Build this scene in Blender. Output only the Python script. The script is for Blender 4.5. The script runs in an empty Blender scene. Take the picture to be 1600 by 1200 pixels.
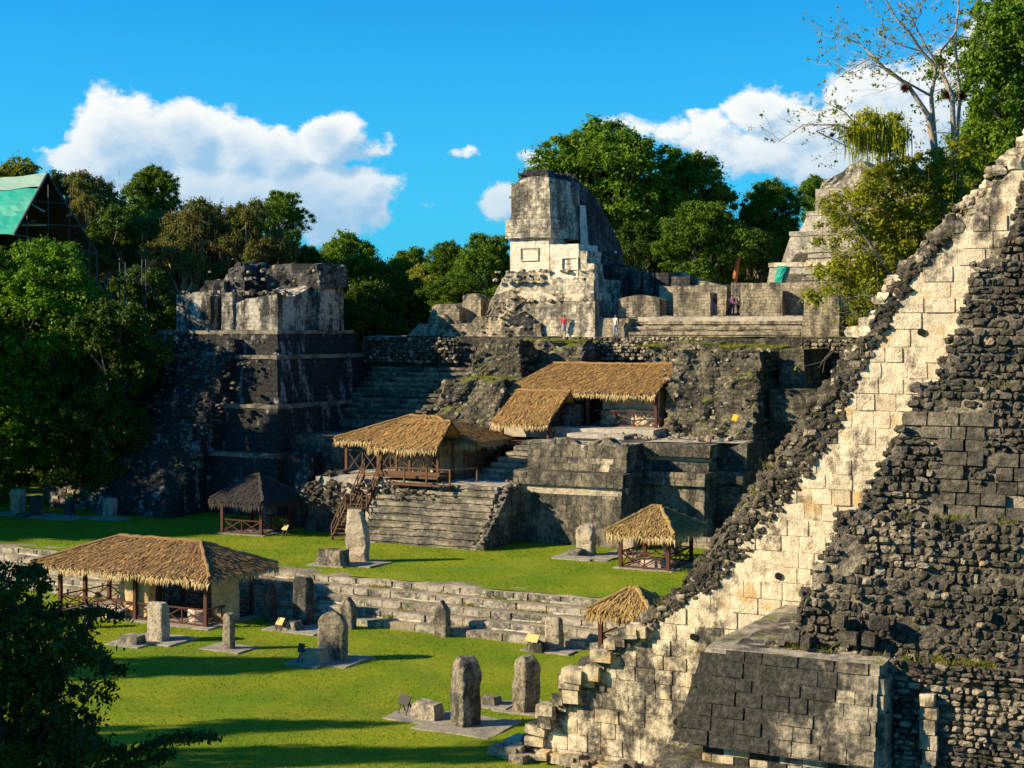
import bpy, math, random
import numpy as np
from mathutils import Matrix, Vector

# ------------------------------------------------------------------ camera, sky, sun, exposure
TH = math.radians(27.5)
CT, ST = math.cos(TH), math.sin(TH)
F, HZ, EYE = 2400.0, 515.0, 16.0
SC = bpy.context.scene
COL = SC.collection
cam_data = bpy.data.cameras.new('camera')
cam_data.sensor_width = 36.0
cam_data.lens = F / 1600 * 36
cam_data.shift_y = -(600 - HZ) / 1600
cam_data.clip_start = 0.5
cam_data.clip_end = 5000
cam = bpy.data.objects.new('camera', cam_data)
COL.objects.link(cam)
cam.location = (0, 0, EYE)
cam.rotation_euler = (math.pi / 2, 0, 0)
SC.camera = cam
SC.render.resolution_x, SC.render.resolution_y = 1024, 768
SC.view_settings.view_transform = 'Standard'
SC.view_settings.look = 'None'
SC.view_settings.gamma = 1.0
SC.view_settings.exposure = 1.05
SC.view_settings.use_curve_mapping = False
SC.cycles.max_bounces = 5
SC.cycles.diffuse_bounces = 2
SC.cycles.glossy_bounces = 2
SC.cycles.transmission_bounces = 3
SC.cycles.transparent_max_bounces = 4

SUN_EL = math.radians(26)
SUN_AZ = math.radians(-98)        # clockwise from +Y: the sun stands to the left of the view
sun_dir = Vector((math.sin(SUN_AZ) * math.cos(SUN_EL), math.cos(SUN_AZ) * math.cos(SUN_EL), math.sin(SUN_EL)))
sl = bpy.data.lights.new('sun', 'SUN')
sl.energy = 5.0
sl.angle = math.radians(0.53)
sl.color = (1.0, 0.81, 0.55)
so = bpy.data.objects.new('sun', sl)
COL.objects.link(so)
so.rotation_euler = sun_dir.to_track_quat('Z', 'Y').to_euler()
so.location = (-60, 40, 60)


class NT:
    """small helper for writing node trees"""
    def __init__(s, tree):
        s.t = tree
        s.n = tree.nodes
        s.l = tree.links

    def new(s, kind, **kw):
        n = s.n.new(kind)
        for k, v in kw.items():
            setattr(n, k, v)
        return n

    def put(s, sock, val):
        if hasattr(val, 'is_output'):
            s.l.new(val, sock)
        else:
            if sock.type == 'RGBA' and not isinstance(val, (int, float)) and len(val) == 3:
                val = (*val, 1)
            sock.default_value = val

    def math(s, op, a, b=0.0, c=None, clamp=False):
        n = s.new('ShaderNodeMath', operation=op, use_clamp=clamp)
        s.put(n.inputs[0], a)
        s.put(n.inputs[1], b)
        if c is not None:
            s.put(n.inputs[2], c)
        return n.outputs[0]

    def vmath(s, op, a, b=(0, 0, 0)):
        n = s.new('ShaderNodeVectorMath', operation=op)
        s.put(n.inputs[0], a)
        s.put(n.inputs[1], b)
        return n.outputs['Value'] if op in ('DOT_PRODUCT', 'LENGTH') else n.outputs[0]

    def mix(s, f, a, b, mode='MIX'):
        n = s.new('ShaderNodeMix', data_type='RGBA', blend_type=mode)
        s.put(n.inputs[0], f)
        s.put(n.inputs[6], a)
        s.put(n.inputs[7], b)
        return n.outputs[2]

    def noise(s, vec, scale, detail=6.0, rough=0.6, dist=0.0):
        n = s.new('ShaderNodeTexNoise')
        s.put(n.inputs['Vector'], vec)
        s.put(n.inputs['Scale'], scale)
        s.put(n.inputs['Detail'], detail)
        s.put(n.inputs['Roughness'], rough)
        s.put(n.inputs['Distortion'], dist)
        return n.outputs['Fac']

    def voro(s, vec, scale, feature='F1', out='Distance', rnd=1.0):
        n = s.new('ShaderNodeTexVoronoi', feature=feature)
        s.put(n.inputs['Vector'], vec)
        s.put(n.inputs['Scale'], scale)
        s.put(n.inputs['Randomness'], rnd)
        return n.outputs[out]

    def step(s, x, lo, hi):
        n = s.new('ShaderNodeMapRange', interpolation_type='SMOOTHSTEP')
        s.put(n.inputs['Value'], x)
        s.put(n.inputs['From Min'], lo)
        s.put(n.inputs['From Max'], hi)
        return n.outputs['Result']

    def comb(s, x, y, z):
        n = s.new('ShaderNodeCombineXYZ')
        for i, v in enumerate((x, y, z)):
            s.put(n.inputs[i], v)
        return n.outputs[0]

    def sep(s, v):
        n = s.new('ShaderNodeSeparateXYZ')
        s.put(n.inputs[0], v)
        return n.outputs


# world: Nishita sky with procedural cumulus laid out by azimuth and elevation
world = bpy.data.worlds.new('World')
SC.world = world
world.use_nodes = True
w = NT(world.node_tree)
w.n.clear()
sky = w.new('ShaderNodeTexSky', sky_type='NISHITA')
sky.sun_disc = False
sky.sun_elevation = SUN_EL
sky.sun_rotation = SUN_AZ
sky.air_density = 1.0
sky.dust_density = 0.25
sky.ozone_density = 4.0
tc = w.new('ShaderNodeTexCoord')
d = w.vmath('NORMALIZE', tc.outputs['Generated'])
dx, dy, dz = w.sep(d)
az = w.math('ARCTAN2', dx, dy)
el = w.math('ARCSINE', dz)
dirv = w.comb(az, w.math('MULTIPLY', el, 1.25), 0.0)
n_big = w.noise(dirv, 16, 8, 0.62)
n_fine = w.noise(dirv, 55, 7, 0.6)
DENS = 0.0


def cloud_field(shift):
    """metaball-like sum of soft blobs in azimuth and elevation"""
    tot = None
    for px, py, bw, bh, amp in CLOUDS:
        a0 = math.atan((px - 800) / F)
        e0 = math.atan((HZ - py) / F * math.cos(a0))
        ax = w.math('MULTIPLY', w.math('SUBTRACT', az, a0 + shift[0]), F / bw)
        ex = w.math('MULTIPLY', w.math('SUBTRACT', el, e0 + shift[1]), F / bh)
        r2 = w.math('ADD', w.math('MULTIPLY', ax, ax), w.math('MULTIPLY', ex, ex))
        g = w.math('MULTIPLY', w.math('EXPONENT', w.math('MULTIPLY', r2, -1.0)), amp)
        tot = g if tot is None else w.math('MAXIMUM', tot, g)
    return tot


CLOUDS = [(205, 225, 95, 75, 1.15), (290, 215, 95, 60, 1.1), (370, 232, 85, 52, 1.0), (430, 245, 75, 52, .95), (150, 255, 110, 42, .8),
          (515, 222, 55, 46, 1.15), (500, 310, 140, 75, .95), (585, 335, 60, 45, .62), (300, 300, 190, 70, .95), (590, 320, 55, 50, .5), (560, 240, 60, 40, .55),
          (70, 235, 60, 16, .5),
          (1185, 175, 60, 52, .9), (1120, 215, 85, 48, .75), (1250, 205, 110, 66, .8), (1370, 165, 110, 66, .78), (1500, 120, 110, 66, .8),
          (1450, 200, 150, 90, .95), (1190, 235, 110, 46, .85), (1300, 255, 130, 46, .9), (1060, 205, 70, 30, .6), (1640, 90, 130, 110, 1.0), (960, 190, 80, 26, .42), (1010, 200, 60, 26, .5),
          (785, 318, 46, 34, .8), (840, 250, 42, 30, .6), (727, 238, 48, 15, .6), (670, 318, 34, 18, .46), (440, -12, 70, 14, .5),
          (-380, 190, 200, 70, 1.0), (-900, 260, 330, 90, 1.0), (2100, 210, 260, 90, 1.0), (2900, 150, 380, 110, .9), (-2200, 200, 420, 110, .95),
          (4600, 220, 500, 120, .9)]
noise_add = w.math('ADD', w.math('MULTIPLY', w.math('SUBTRACT', n_big, 0.5), 1.15), w.math('MULTIPLY', w.math('SUBTRACT', n_fine, 0.5), 0.62))
dens = w.math('ADD', cloud_field((0, 0)), noise_add)
mask = w.step(dens, 0.34, 0.54)
# shade side of each puff: density a little towards the sun
dirv2 = w.vmath('ADD', dirv, (-0.010, 0.012, 0.0))
n_b2 = w.noise(dirv2, 16, 8, 0.62)
n_f2 = w.noise(dirv2, 55, 7, 0.6)
add2 = w.math('ADD', w.math('MULTIPLY', w.math('SUBTRACT', n_b2, 0.5), 1.15), w.math('MULTIPLY', w.math('SUBTRACT', n_f2, 0.5), 0.62))
dens2 = w.math('ADD', cloud_field((0.010, -0.010)), add2)
lit = w.math('MULTIPLY', w.step(w.math('SUBTRACT', dens, dens2), -0.36, 0.22), w.step(dens, 1.5, .55))
hgt = w.step(el, 0.055, 0.14)
lit2 = w.math('MULTIPLY', lit, w.math('ADD', w.math('MULTIPLY', hgt, 0.6), 0.4))
ccol = w.mix(lit2, (3.4, 5.6, 7.8), (9.6, 9.7, 9.4))
skyc = w.mix(1.0, sky.outputs[0], (0.06, 1.17, 1.80), 'MULTIPLY')
# paler, brighter blue towards the horizon
hz = w.step(el, 0.30, -0.02)
skyc = w.mix(w.math('MULTIPLY', hz, 0.72), skyc, (0.9, 5.7, 8.7))
allc = w.mix(w.math('MULTIPLY', mask, 0.96), skyc, ccol)
bg = w.new('ShaderNodeBackground')
w.put(bg.inputs[0], allc)
bg.inputs[1].default_value = 0.05
wo = w.new('ShaderNodeOutputWorld')
w.l.new(bg.outputs[0], wo.inputs[0])


# ------------------------------------------------------------------ coordinates
# the ruins share one grid: u runs along their fronts (left to right), v runs back, z is up
def W(u, v, z=0.0):
    return Vector((u * CT + v * ST, -u * ST + v * CT, z))


def G(x, y):
    return (x * CT - y * ST, x * ST + y * CT)


def at_z(px, py, z):
    """grid point on the level z seen at a pixel of the 1600 x 1200 photograph"""
    y = (EYE - z) * F / (py - HZ)
    return G((px - 800) / F * y, y)


def at_v(px, v):
    """grid u on the plane v seen at column px, and its depth"""
    k = (px - 800) / F
    y = v / (k * ST + CT)
    return G(k * y, y)[0], y


def z_at(py, y):
    return EYE - (py - HZ) / F * y


# ------------------------------------------------------------------ noise
def _hash(ix, iy, iz, seed):
    h = (ix.astype(np.int64) * 374761393 + iy.astype(np.int64) * 668265263 + iz.astype(np.int64) * 1274126177 + seed * 974634533) & 0xffffffff
    h = ((h ^ (h >> 13)) * 1103515245) & 0xffffffff
    h = ((h ^ (h >> 16)) * 12345677) & 0xffffffff
    return ((h ^ (h >> 15)) & 0xffffff) / float(0xffffff)


def vnoise(p, seed=0):
    p = np.asarray(p, float)
    i = np.floor(p).astype(np.int64)
    f = p - i
    f = f * f * (3 - 2 * f)
    r = 0
    for a in (0, 1):
        for b in (0, 1):
            for c in (0, 1):
                wgt = (f[:, 0] if a else 1 - f[:, 0]) * (f[:, 1] if b else 1 - f[:, 1]) * (f[:, 2] if c else 1 - f[:, 2])
                r = r + wgt * _hash(i[:, 0] + a, i[:, 1] + b, i[:, 2] + c, seed)
    return r


def fbm(p, seed=0, octs=3):
    r, a, t = 0, 1.0, 0
    for o in range(octs):
        r = r + a * (vnoise(np.asarray(p) * 2 ** o + 17.3 * o, seed + o) - 0.5)
        t += a
        a *= 0.55
    return r / t * 2


# ------------------------------------------------------------------ mesh building
class M:
    """collects vertices and faces in grid coordinates; build() links them as ONE mesh object"""
    def __init__(s):
        s.v, s.f, s.mi, s.nv = [], [], [], 0

    def add(s, v, f, mi=0):
        v = np.asarray(v, float).reshape(-1, 3)
        s.v.append(v)
        s.f.append((np.asarray(f, np.int64) + s.nv))
        s.mi.append(np.full(len(f), mi))
        s.nv += len(v)
        return s

    def verts(s):
        return np.concatenate(s.v) if s.v else np.zeros((0, 3))

    def patch(s, a, b, c, d_, nu=1, nv=1, mi=0):
        """bilinear grid a-b (bottom) to d-c (top)"""
        a, b, c, d_ = (np.asarray(q, float) for q in (a, b, c, d_))
        t = np.linspace(0, 1, nu + 1)[None, :, None]
        r = np.linspace(0, 1, nv + 1)[:, None, None]
        g = (a * (1 - t) + b * t) * (1 - r) + (d_ * (1 - t) + c * t) * r
        i = np.arange(nv)[:, None] * (nu + 1) + np.arange(nu)[None, :]
        f = np.stack([i, i + 1, i + nu + 2, i + nu + 1], -1).reshape(-1, 4)
        return s.add(g.reshape(-1, 3), f, mi)

    def rbox(s, u0, u1, v0, v1, z0, z1, l=0., r=0., f=0., b=0., res=.6, top=None, rough=0., scale=1.2, seed=0, mi=0, bottom=False):
        """battered box (top inset by l, r, f, b) with broken-up faces; top(u, v) may cut it down to a ruined outline"""
        m = M()
        B = [(u0, v0, z0), (u1, v0, z0), (u1, v1, z0), (u0, v1, z0)]
        T = [(u0 + l, v0 + f, z1), (u1 - r, v0 + f, z1), (u1 - r, v1 - b, z1), (u0 + l, v1 - b, z1)]
        n = lambda x: max(1, int(round(abs(x) / res)))
        nu, nv, nz = n(u1 - u0), n(v1 - v0), n(z1 - z0)
        m.patch(B[0], B[1], T[1], T[0], nu, nz)
        m.patch(B[1], B[2], T[2], T[1], nv, nz)
        m.patch(B[2], B[3], T[3], T[2], nu, nz)
        m.patch(B[3], B[0], T[0], T[3], nv, nz)
        m.patch(T[0], T[1], T[2], T[3], nu, nv)
        if bottom:
            m.patch(B[1], B[0], B[3], B[2], 1, 1)
        p = m.verts()
        if top is not None:
            k = (top(p[:, 0], p[:, 1]) - z0) / (z1 - z0)
            p[:, 2] = z0 + (p[:, 2] - z0) * np.clip(k, 0.02, 1.5)
        if rough:
            p = jog(p, rough, scale, seed)
        return s.add(p, np.concatenate(m.f), mi)

    def tread(s, u0, u1, v0, v1, z0, z1, nose=.12, res=.45, rough=.06, scale=1.0, seed=0):
        """one stair step: a set-back riser foot under a nosing added for its shadow line"""
        m = M()
        zm = z0 + (z1 - z0) * .42
        n = max(1, int(round(abs(u1 - u0) / res)))
        nv = max(1, int(round(abs(v1 - v0) / res / 1.5)))
        m.patch((u0, v0 + nose, z0), (u1, v0 + nose, z0), (u1, v0 + nose, zm), (u0, v0 + nose, zm), n, 1)
        m.patch((u0, v0 + nose, zm), (u1, v0 + nose, zm), (u1, v0, zm + .02), (u0, v0, zm + .02), n, 1)  # underside of the added overhang, which throws a dark line on each step
        m.patch((u0, v0, zm + .02), (u1, v0, zm + .02), (u1, v0 + .05, z1), (u0, v0 + .05, z1), n, 1)
        m.patch((u0, v0 + .05, z1), (u1, v0 + .05, z1), (u1, v1, z1), (u0, v1, z1), n, nv)
        m.patch((u1, v0, zm), (u1, v1, zm), (u1, v1, z1), (u1, v0 + .05, z1), nv, 1)
        m.patch((u1, v0 + nose, z0), (u1, v1, z0), (u1, v1, zm), (u1, v0 + nose, zm), nv, 1)
        m.patch((u0, v1, z0), (u0, v0 + nose, z0), (u0, v0 + nose, zm), (u0, v1, zm), nv, 1)
        m.patch((u0, v1, zm), (u0, v0, zm), (u0, v0 + .05, z1), (u0, v1, z1), nv, 1)
        return s.add(jog(m.verts(), rough, scale, seed), np.concatenate(m.f))

    def tube(s, pts, rad, n=6, mi=0, cap=True):
        pts = np.asarray(pts, float)
        k = len(pts)
        rad = np.broadcast_to(np.asarray(rad, float), (k,))
        tan = np.gradient(pts, axis=0)
        tan /= np.linalg.norm(tan, axis=1, keepdims=True) + 1e-9
        ref = np.where(np.abs(tan[:, 2:3]) > .9, [[1., 0, 0]], [[0, 0, 1.]])
        a = np.cross(tan, ref)
        a /= np.linalg.norm(a, axis=1, keepdims=True) + 1e-9
        b = np.cross(tan, a)
        th = np.arange(n) * 2 * math.pi / n
        ring = pts[:, None] + rad[:, None, None] * (a[:, None] * np.cos(th)[None, :, None] + b[:, None] * np.sin(th)[None, :, None])
        f = []
        for i in range(k - 1):
            for j in range(n):
                f.append((i * n + j, i * n + (j + 1) % n, (i + 1) * n + (j + 1) % n, (i + 1) * n + j))
        s.add(ring.reshape(-1, 3), f, mi)
        return s

    def beam(s, a, b, wd, ht, mi=0):
        """squared timber from a to b"""
        a, b = np.asarray(a, float), np.asarray(b, float)
        t = (b - a) / (np.linalg.norm(b - a) + 1e-9)
        ref = np.array([0, 0, 1.]) if abs(t[2]) < .9 else np.array([1., 0, 0])
        x = np.cross(t, ref)
        x /= np.linalg.norm(x)
        y = np.cross(x, t)
        c = [(-1, -1), (1, -1), (1, 1), (-1, 1)]
        v = [q + x * wd / 2 * i + y * ht / 2 * j for q in (a, b) for i, j in c]
        f = [(0, 1, 5, 4), (1, 2, 6, 5), (2, 3, 7, 6), (3, 0, 4, 7), (3, 2, 1, 0), (4, 5, 6, 7)]
        return s.add(v, f, mi)

    def mesh(s, name, mats, p0=(0, 0, 0), rough=0., scale=1., seed=0, smooth=False):
        me = bpy.data.meshes.new(name)
        v = s.verts()
        if rough:
            v = jog(v, rough, scale, seed)
        v = v - np.asarray(p0, float)
        me.vertices.add(len(v))
        me.vertices.foreach_set('co', v.astype(np.float32).ravel())
        sizes = np.concatenate([np.full(len(f), f.shape[1]) for f in s.f])
        loops = np.concatenate([f.ravel() for f in s.f])
        me.loops.add(len(loops))
        me.loops.foreach_set('vertex_index', loops.astype(np.int32))
        me.polygons.add(len(sizes))
        st = np.concatenate([[0], np.cumsum(sizes)[:-1]])
        me.polygons.foreach_set('loop_start', st.astype(np.int32))
        if not isinstance(mats, (list, tuple)):
            mats = [mats]
        for m in mats:
            me.materials.append(m)
        me.polygons.foreach_set('material_index', np.concatenate(s.mi).astype(np.int32))
        me.polygons.foreach_set('use_smooth', np.full(len(sizes), smooth))
        me.update(calc_edges=True)
        me.validate()
        return me

    def build(s, name, mats, parent=None, p0=None, **kw):
        """parent: a Thing (its p0 and Empty are used), or None for a top-level mesh in grid space"""
        if isinstance(parent, Thing):
            o = bpy.data.objects.new(name, s.mesh(name, mats, parent.p0, **kw))
            COL.objects.link(o)
            o.parent = parent.e
        elif parent is not None:
            o = bpy.data.objects.new(name, s.mesh(name, mats, p0 or (0, 0, 0), **kw))
            COL.objects.link(o)
            o.parent = parent
        else:
            p0 = p0 or (0, 0, 0)
            o = bpy.data.objects.new(name, s.mesh(name, mats, p0, **kw))
            COL.objects.link(o)
            o.location = W(*p0)
            o.rotation_euler = (0, 0, -TH)
        return o


def jog(p, amp, scale, seed=0):
    q = np.asarray(p, float)
    dsp = np.stack([fbm(q * scale + 31.7 * k, seed + 7 * k) for k in range(3)], -1)
    return q + dsp * amp


class Thing:
    def __init__(s, name, label, cat, p0, group=None):
        s.p0 = np.asarray(p0, float)
        s.e = bpy.data.objects.new(name, None)
        s.e.empty_display_size = 0.5
        COL.objects.link(s.e)
        s.e.location = W(*p0)
        s.e.rotation_euler = (0, 0, -TH)
        tag(s.e, label, cat, group)


def tag(o, label=None, cat=None, group=None, kind=None):
    if label:
        o['label'] = label
    if cat:
        o['category'] = cat
    if group:
        o['group'] = group
    if kind:
        o['kind'] = kind
    return o


def children(o):
    return [c for c in bpy.data.objects if c.parent == o]


def copy_tree(o, parent=None, kids=None):
    kids = kids if kids is not None else {}
    c = o.copy()
    COL.objects.link(c)
    if parent is not None:
        c.parent = parent
    for ch in o.children:
        copy_tree(ch, c)
    return c


# ------------------------------------------------------------------ stones and blocks
def _cube26():
    v, idx = [], {}
    for x in (-1, 0, 1):
        for y in (-1, 0, 1):
            for z in (-1, 0, 1):
                if (x, y, z) != (0, 0, 0):
                    idx[(x, y, z)] = len(v)
                    v.append((x, y, z))
    f = []
    for ax in range(3):
        o1, o2 = (ax + 1) % 3, (ax + 2) % 3
        for sgn in (-1, 1):
            for i in (-1, 0):
                for j in (-1, 0):
                    q = []
                    for di, dj in ((0, 0), (1, 0), (1, 1), (0, 1)):
                        k = [0, 0, 0]
                        k[ax] = sgn
                        k[o1] = i + di
                        k[o2] = j + dj
                        q.append(idx[tuple(k)])
                    f.append(q if sgn > 0 else q[::-1])
    return np.array(v, float), np.array(f)


CV, CF = _cube26()


def stone_shapes(n, power, jit, seed):
    rs = np.random.RandomState(seed)
    out = []
    for _ in range(n):
        r = (np.abs(CV) ** power).sum(1) ** (1 / power)
        v = CV / r[:, None]
        v = v * (1 + rs.uniform(-jit, jit, v.shape))
        v /= np.abs(v).max(0) * 2
        out.append(v)
    return out


STONES = stone_shapes(12, 3.8, .22, 5)      # rubble
BLOCKS = stone_shapes(12, 18.0, .016, 6)      # dressed masonry
_cache = {}


def pieces(T, name, items, shapes, maxn=300, tagname=None):
    """items: (3x3 matrix in grid axes, position, material). The largest maxn are parts, the rest one joined part"""
    rs = np.random.RandomState(len(items) + 3)
    items = sorted(items, key=lambda q: -abs(np.linalg.det(q[0])))
    key0 = id(shapes)
    for R, pos, mat in items[:maxn]:
        k = rs.randint(len(shapes))
        key = (key0, k, mat.name)
        if key not in _cache:
            _cache[key] = M().add(shapes[k], CF).mesh(name, mat)
        o = bpy.data.objects.new(name, _cache[key])
        COL.objects.link(o)
        o.parent = T.e
        m = Matrix.Identity(4)
        for i in range(3):
            for j in range(3):
                m[i][j] = R[i][j]
            m[i][3] = pos[i] - T.p0[i]
        o.matrix_local = m
    rest = items[maxn:]
    if rest:
        mats = list({q[2].name: q[2] for q in rest}.values())
        mi = {m.name: i for i, m in enumerate(mats)}
        mb = M()
        for R, pos, mat in rest:
            mb.add(shapes[rs.randint(len(shapes))] @ np.asarray(R).T + pos, CF, mi[mat.name])
        tag(mb.build(tagname or name, mats, T), kind='stuff')


def mortar(T, P0, A, LA, B, LB, off, mat, N=(0, -1, 0)):
    """bedding just behind the faces of a blockwork wall, so that its joints are shallow"""
    P0, A, B, N = np.asarray(P0, float), unit(A), unit(B), np.asarray(N, float)
    q = P0 + N * off
    M().patch(q, q + A * LA, q + A * LA + B * LB, q + B * LB, max(1, int(LA)), max(1, int(LB))).build('mortar_bed', mat, T)


def unit(a):
    a = np.asarray(a, float)
    return a / np.linalg.norm(a)


def rot_small(rs, amt):
    ax = unit(rs.normal(size=3))
    a = rs.normal() * amt
    K = np.array([[0, -ax[2], ax[1]], [ax[2], 0, -ax[0]], [-ax[1], ax[0], 0]])
    return np.eye(3) + math.sin(a) * K + (1 - math.cos(a)) * K @ K


def wall_of(P0, A, LA, B, LB, ch, bw, depth, mats, seed=0, clip=None, jit=.01, tilt=.008, gap=.004, vary=.35, cvary=.12, skip=0.0, N=None):
    """coursed pieces on a plane: A along, B up the slope. mats: [(material, weight)] or a function(pos, rs)"""
    rs = np.random.RandomState(seed)
    A, B = unit(A), unit(B)
    N = unit(np.cross(A, B)) if N is None else unit(N)
    R0 = np.stack([A, N, B], 1)
    P0 = np.asarray(P0, float)
    out = []
    b = 0.0
    while b < LB - ch * .3:
        h = min(ch * rs.uniform(1 - cvary, 1 + cvary), LB - b + .05)
        a = -rs.uniform(0, bw)
        while a < LA:
            wd = bw * rs.uniform(1 - vary, 1 + vary)
            a0, a1 = max(a, 0), min(a + wd, LA)
            a += wd
            if a1 - a0 < bw * .25:
                continue
            c = P0 + A * (a0 + a1) / 2 + B * (b + h / 2)
            if clip is not None and not clip(c, rs):
                continue
            if rs.rand() < skip:
                continue
            mat = mats(c, rs) if callable(mats) else mats[rs.choice(len(mats), p=[m[1] for m in mats])][0]
            off = N * rs.normal() * jit
            Rm = rot_small(rs, tilt) @ R0 @ np.diag([a1 - a0 - gap * rs.uniform(.4, 1.6), depth * rs.uniform(.85, 1.15), h - gap * rs.uniform(.4, 1.6)])
            out.append((Rm, c + off, mat))
        b += h
    return out

# ------------------------------------------------------------------ materials
def mat_base(name):
    m = bpy.data.materials.new(name)
    m.use_nodes = True
    t = NT(m.node_tree)
    t.n.clear()
    out = t.new('ShaderNodeOutputMaterial')
    p = t.new('ShaderNodeBsdfPrincipled')
    p.inputs['Roughness'].default_value = .9
    p.inputs['Specular IOR Level'].default_value = .15
    t.l.new(p.outputs[0], out.inputs[0])
    return m, t, p, out


def grid_pos(t):
    """world position turned into the grid axes of the ruins"""
    g = t.new('ShaderNodeNewGeometry')
    pos = g.outputs['Position']
    u = t.vmath('DOT_PRODUCT', pos, (CT, -ST, 0))
    v = t.vmath('DOT_PRODUCT', pos, (ST, CT, 0))
    z = t.sep(pos)[2]
    return pos, u, v, z, g


def stone(name, pale, mid, dark, cover=.5, scale=.5, streak=.4, moss=0., brick=None, bump=.5, soft=.1, vary=.25, fine=6.0, mosscol=(.085, .1, .015), ochre=.0, bias=(), jump=.07):
    """weathered limestone: pale to mid stone under a patchy black crust of lichen, moss on level tops"""
    m, t, p, out = mat_base(name)
    pos, u, v, z, g = grid_pos(t)
    sv = t.comb(u, v, t.math('MULTIPLY', z, .22))
    a = t.noise(pos, scale, 9, .68)
    b = t.noise(sv, scale * 2.2, 6, .6)
    x = t.math('ADD', t.math('MULTIPLY', a, 1 - streak), t.math('MULTIPLY', b, streak))
    c = t.noise(pos, scale * fine, 8, .7)
    x = t.math('ADD', x, t.math('MULTIPLY', t.math('SUBTRACT', c, .5), .32))
    oi = t.new('ShaderNodeObjectInfo')
    x = t.math('ADD', x, t.math('MULTIPLY', t.math('SUBTRACT', oi.outputs['Random'], .5), jump))
    for (cu_, cv_, cz_, c0_, lo_, hi_, amt_) in bias:      # crust that follows the exposed rim, foot or edge of a wall
        q = t.math('ADD', t.math('MULTIPLY', u, cu_), t.math('ADD', t.math('MULTIPLY', v, cv_), t.math('ADD', t.math('MULTIPLY', z, cz_), c0_)))
        x = t.math('ADD', x, t.math('MULTIPLY', t.step(q, lo_, hi_), amt_))
    th = .5 + (.5 - cover) * .42
    mask = t.step(x, th - soft, th + soft)
    base = t.mix(t.step(c, .35, .68), pale, mid)
    if ochre:
        oc = t.step(t.noise(pos, scale * 1.7 + .3, 4, .5), .62 - ochre * .2, .75 - ochre * .15)
        base = t.mix(t.math('MULTIPLY', oc, .75), base, (.52, .33, .12))
    dk = t.mix(t.step(t.noise(pos, scale * 9 + 2, 5, .6), .35, .75), dark, tuple(q * 2.6 + .012 for q in dark))
    col = t.mix(mask, base, dk)
    hgt = t.math('ADD', t.math('MULTIPLY', c, .5), t.noise(pos, 14, 5, .65))
    if brick:
        bw, bh, ms, str_ = brick
        br = t.new('ShaderNodeTexBrick')
        wob = t.math('MULTIPLY', t.math('SUBTRACT', t.noise(pos, 1.3, 3, .5), .5), .25)
        t.put(br.inputs['Vector'], t.comb(t.math('ADD', t.math('ADD', u, v), wob), t.math('ADD', z, wob), 0.0))
        br.offset = .5
        t.put(br.inputs['Color1'], (.72, .72, .72, 1))
        t.put(br.inputs['Color2'], (1.18, 1.18, 1.18, 1))
        t.put(br.inputs['Mortar'], (.38, .36, .33, 1))
        t.put(br.inputs['Scale'], 1.0)
        t.put(br.inputs['Mortar Size'], ms)
        t.put(br.inputs['Mortar Smooth'], .4)
        t.put(br.inputs['Brick Width'], bw)
        t.put(br.inputs['Row Height'], bh)
        col = t.mix(str_, col, t.mix(1.0, col, br.outputs['Color'], 'MULTIPLY'))
        hgt = t.math('SUBTRACT', hgt, t.math('MULTIPLY', br.outputs['Fac'], .8))
    vv = t.math('ADD', t.math('MULTIPLY', oi.outputs['Random'], vary * 1.1), 1 - vary * .55)
    col = t.mix(1.0, col, t.comb(vv, vv, vv), 'MULTIPLY')
    if moss:
        nz = t.sep(g.outputs['Normal'])[2]
        mm = t.math('MULTIPLY', t.step(nz, .35, .85), t.step(t.noise(pos, .8, 6, .65), .62 - moss * .3, .72 - moss * .25))
        col = t.mix(mm, col, t.mix(t.noise(pos, 6, 4, .6), mosscol, tuple(q * 2.4 for q in mosscol)))
    t.put(p.inputs['Base Color'], col)
    bp = t.new('ShaderNodeBump')
    bp.inputs['Strength'].default_value = bump
    bp.inputs['Distance'].default_value = .12
    t.put(bp.inputs['Height'], hgt)
    t.l.new(bp.outputs[0], p.inputs['Normal'])
    return m


CREAM = (.64, .54, .38)
PALE = (.46, .40, .29)
GREY = (.24, .215, .17)
DGREY = (.11, .10, .082)
BLACK = (.018, .018, .016)
S_white = stone('cream_limestone', (.74, .635, .45), (.48, .405, .285), (.05, .045, .037), .32, .5, .45, bump=.55, soft=.075, vary=.05, ochre=.3, jump=.02,
                bias=((-1, 0, .848, -26.6, -1.3, .1, .06), (0, 0, -1, 0, -6.5, -2.5, .09)))
S_stain = stone('stained_limestone', (.62, .52, .35), (.42, .35, .23), (.03, .03, .026), .42, .5, .4, moss=.2, bump=.4, soft=.09, vary=.14, ochre=.45)
S_block = stone('dark_talud_stone', (.50, .43, .30), (.26, .23, .17), (.026, .025, .021), .62, .5, .35, moss=.1, bump=.5, soft=.10, vary=.10, ochre=.15, jump=.03,
                bias=((-1, 0, 0, 0, 13.0, 14.8, .16), (0, 0, 1, 0, 5.2, 6.6, .06), (1, 0, 0, 0, -12.3, -10.8, -.10)))
S_block2 = stone('worn_ledge_stone', (.46, .41, .31), (.27, .235, .175), (.05, .047, .04), .48, .7, .2, moss=.25, bump=.5, soft=.12)
S_dark = stone('dark_crusted_stone', (.25, .215, .15), (.13, .115, .085), (.03, .028, .022), .58, .7, .3, moss=.2, bump=.7, soft=.14, vary=.2)
S_rub = stone('dark_rubble', (.21, .18, .13), (.105, .094, .07), (.03, .028, .022), .60, .8, .1, moss=.12, bump=.9, soft=.14, vary=.2)
S_rubp = stone('pale_rubble', (.42, .36, .26), (.25, .215, .155), (.05, .048, .042), .36, 1.2, .1, moss=.1, bump=.8, soft=.12, vary=.25, ochre=.2)
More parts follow.
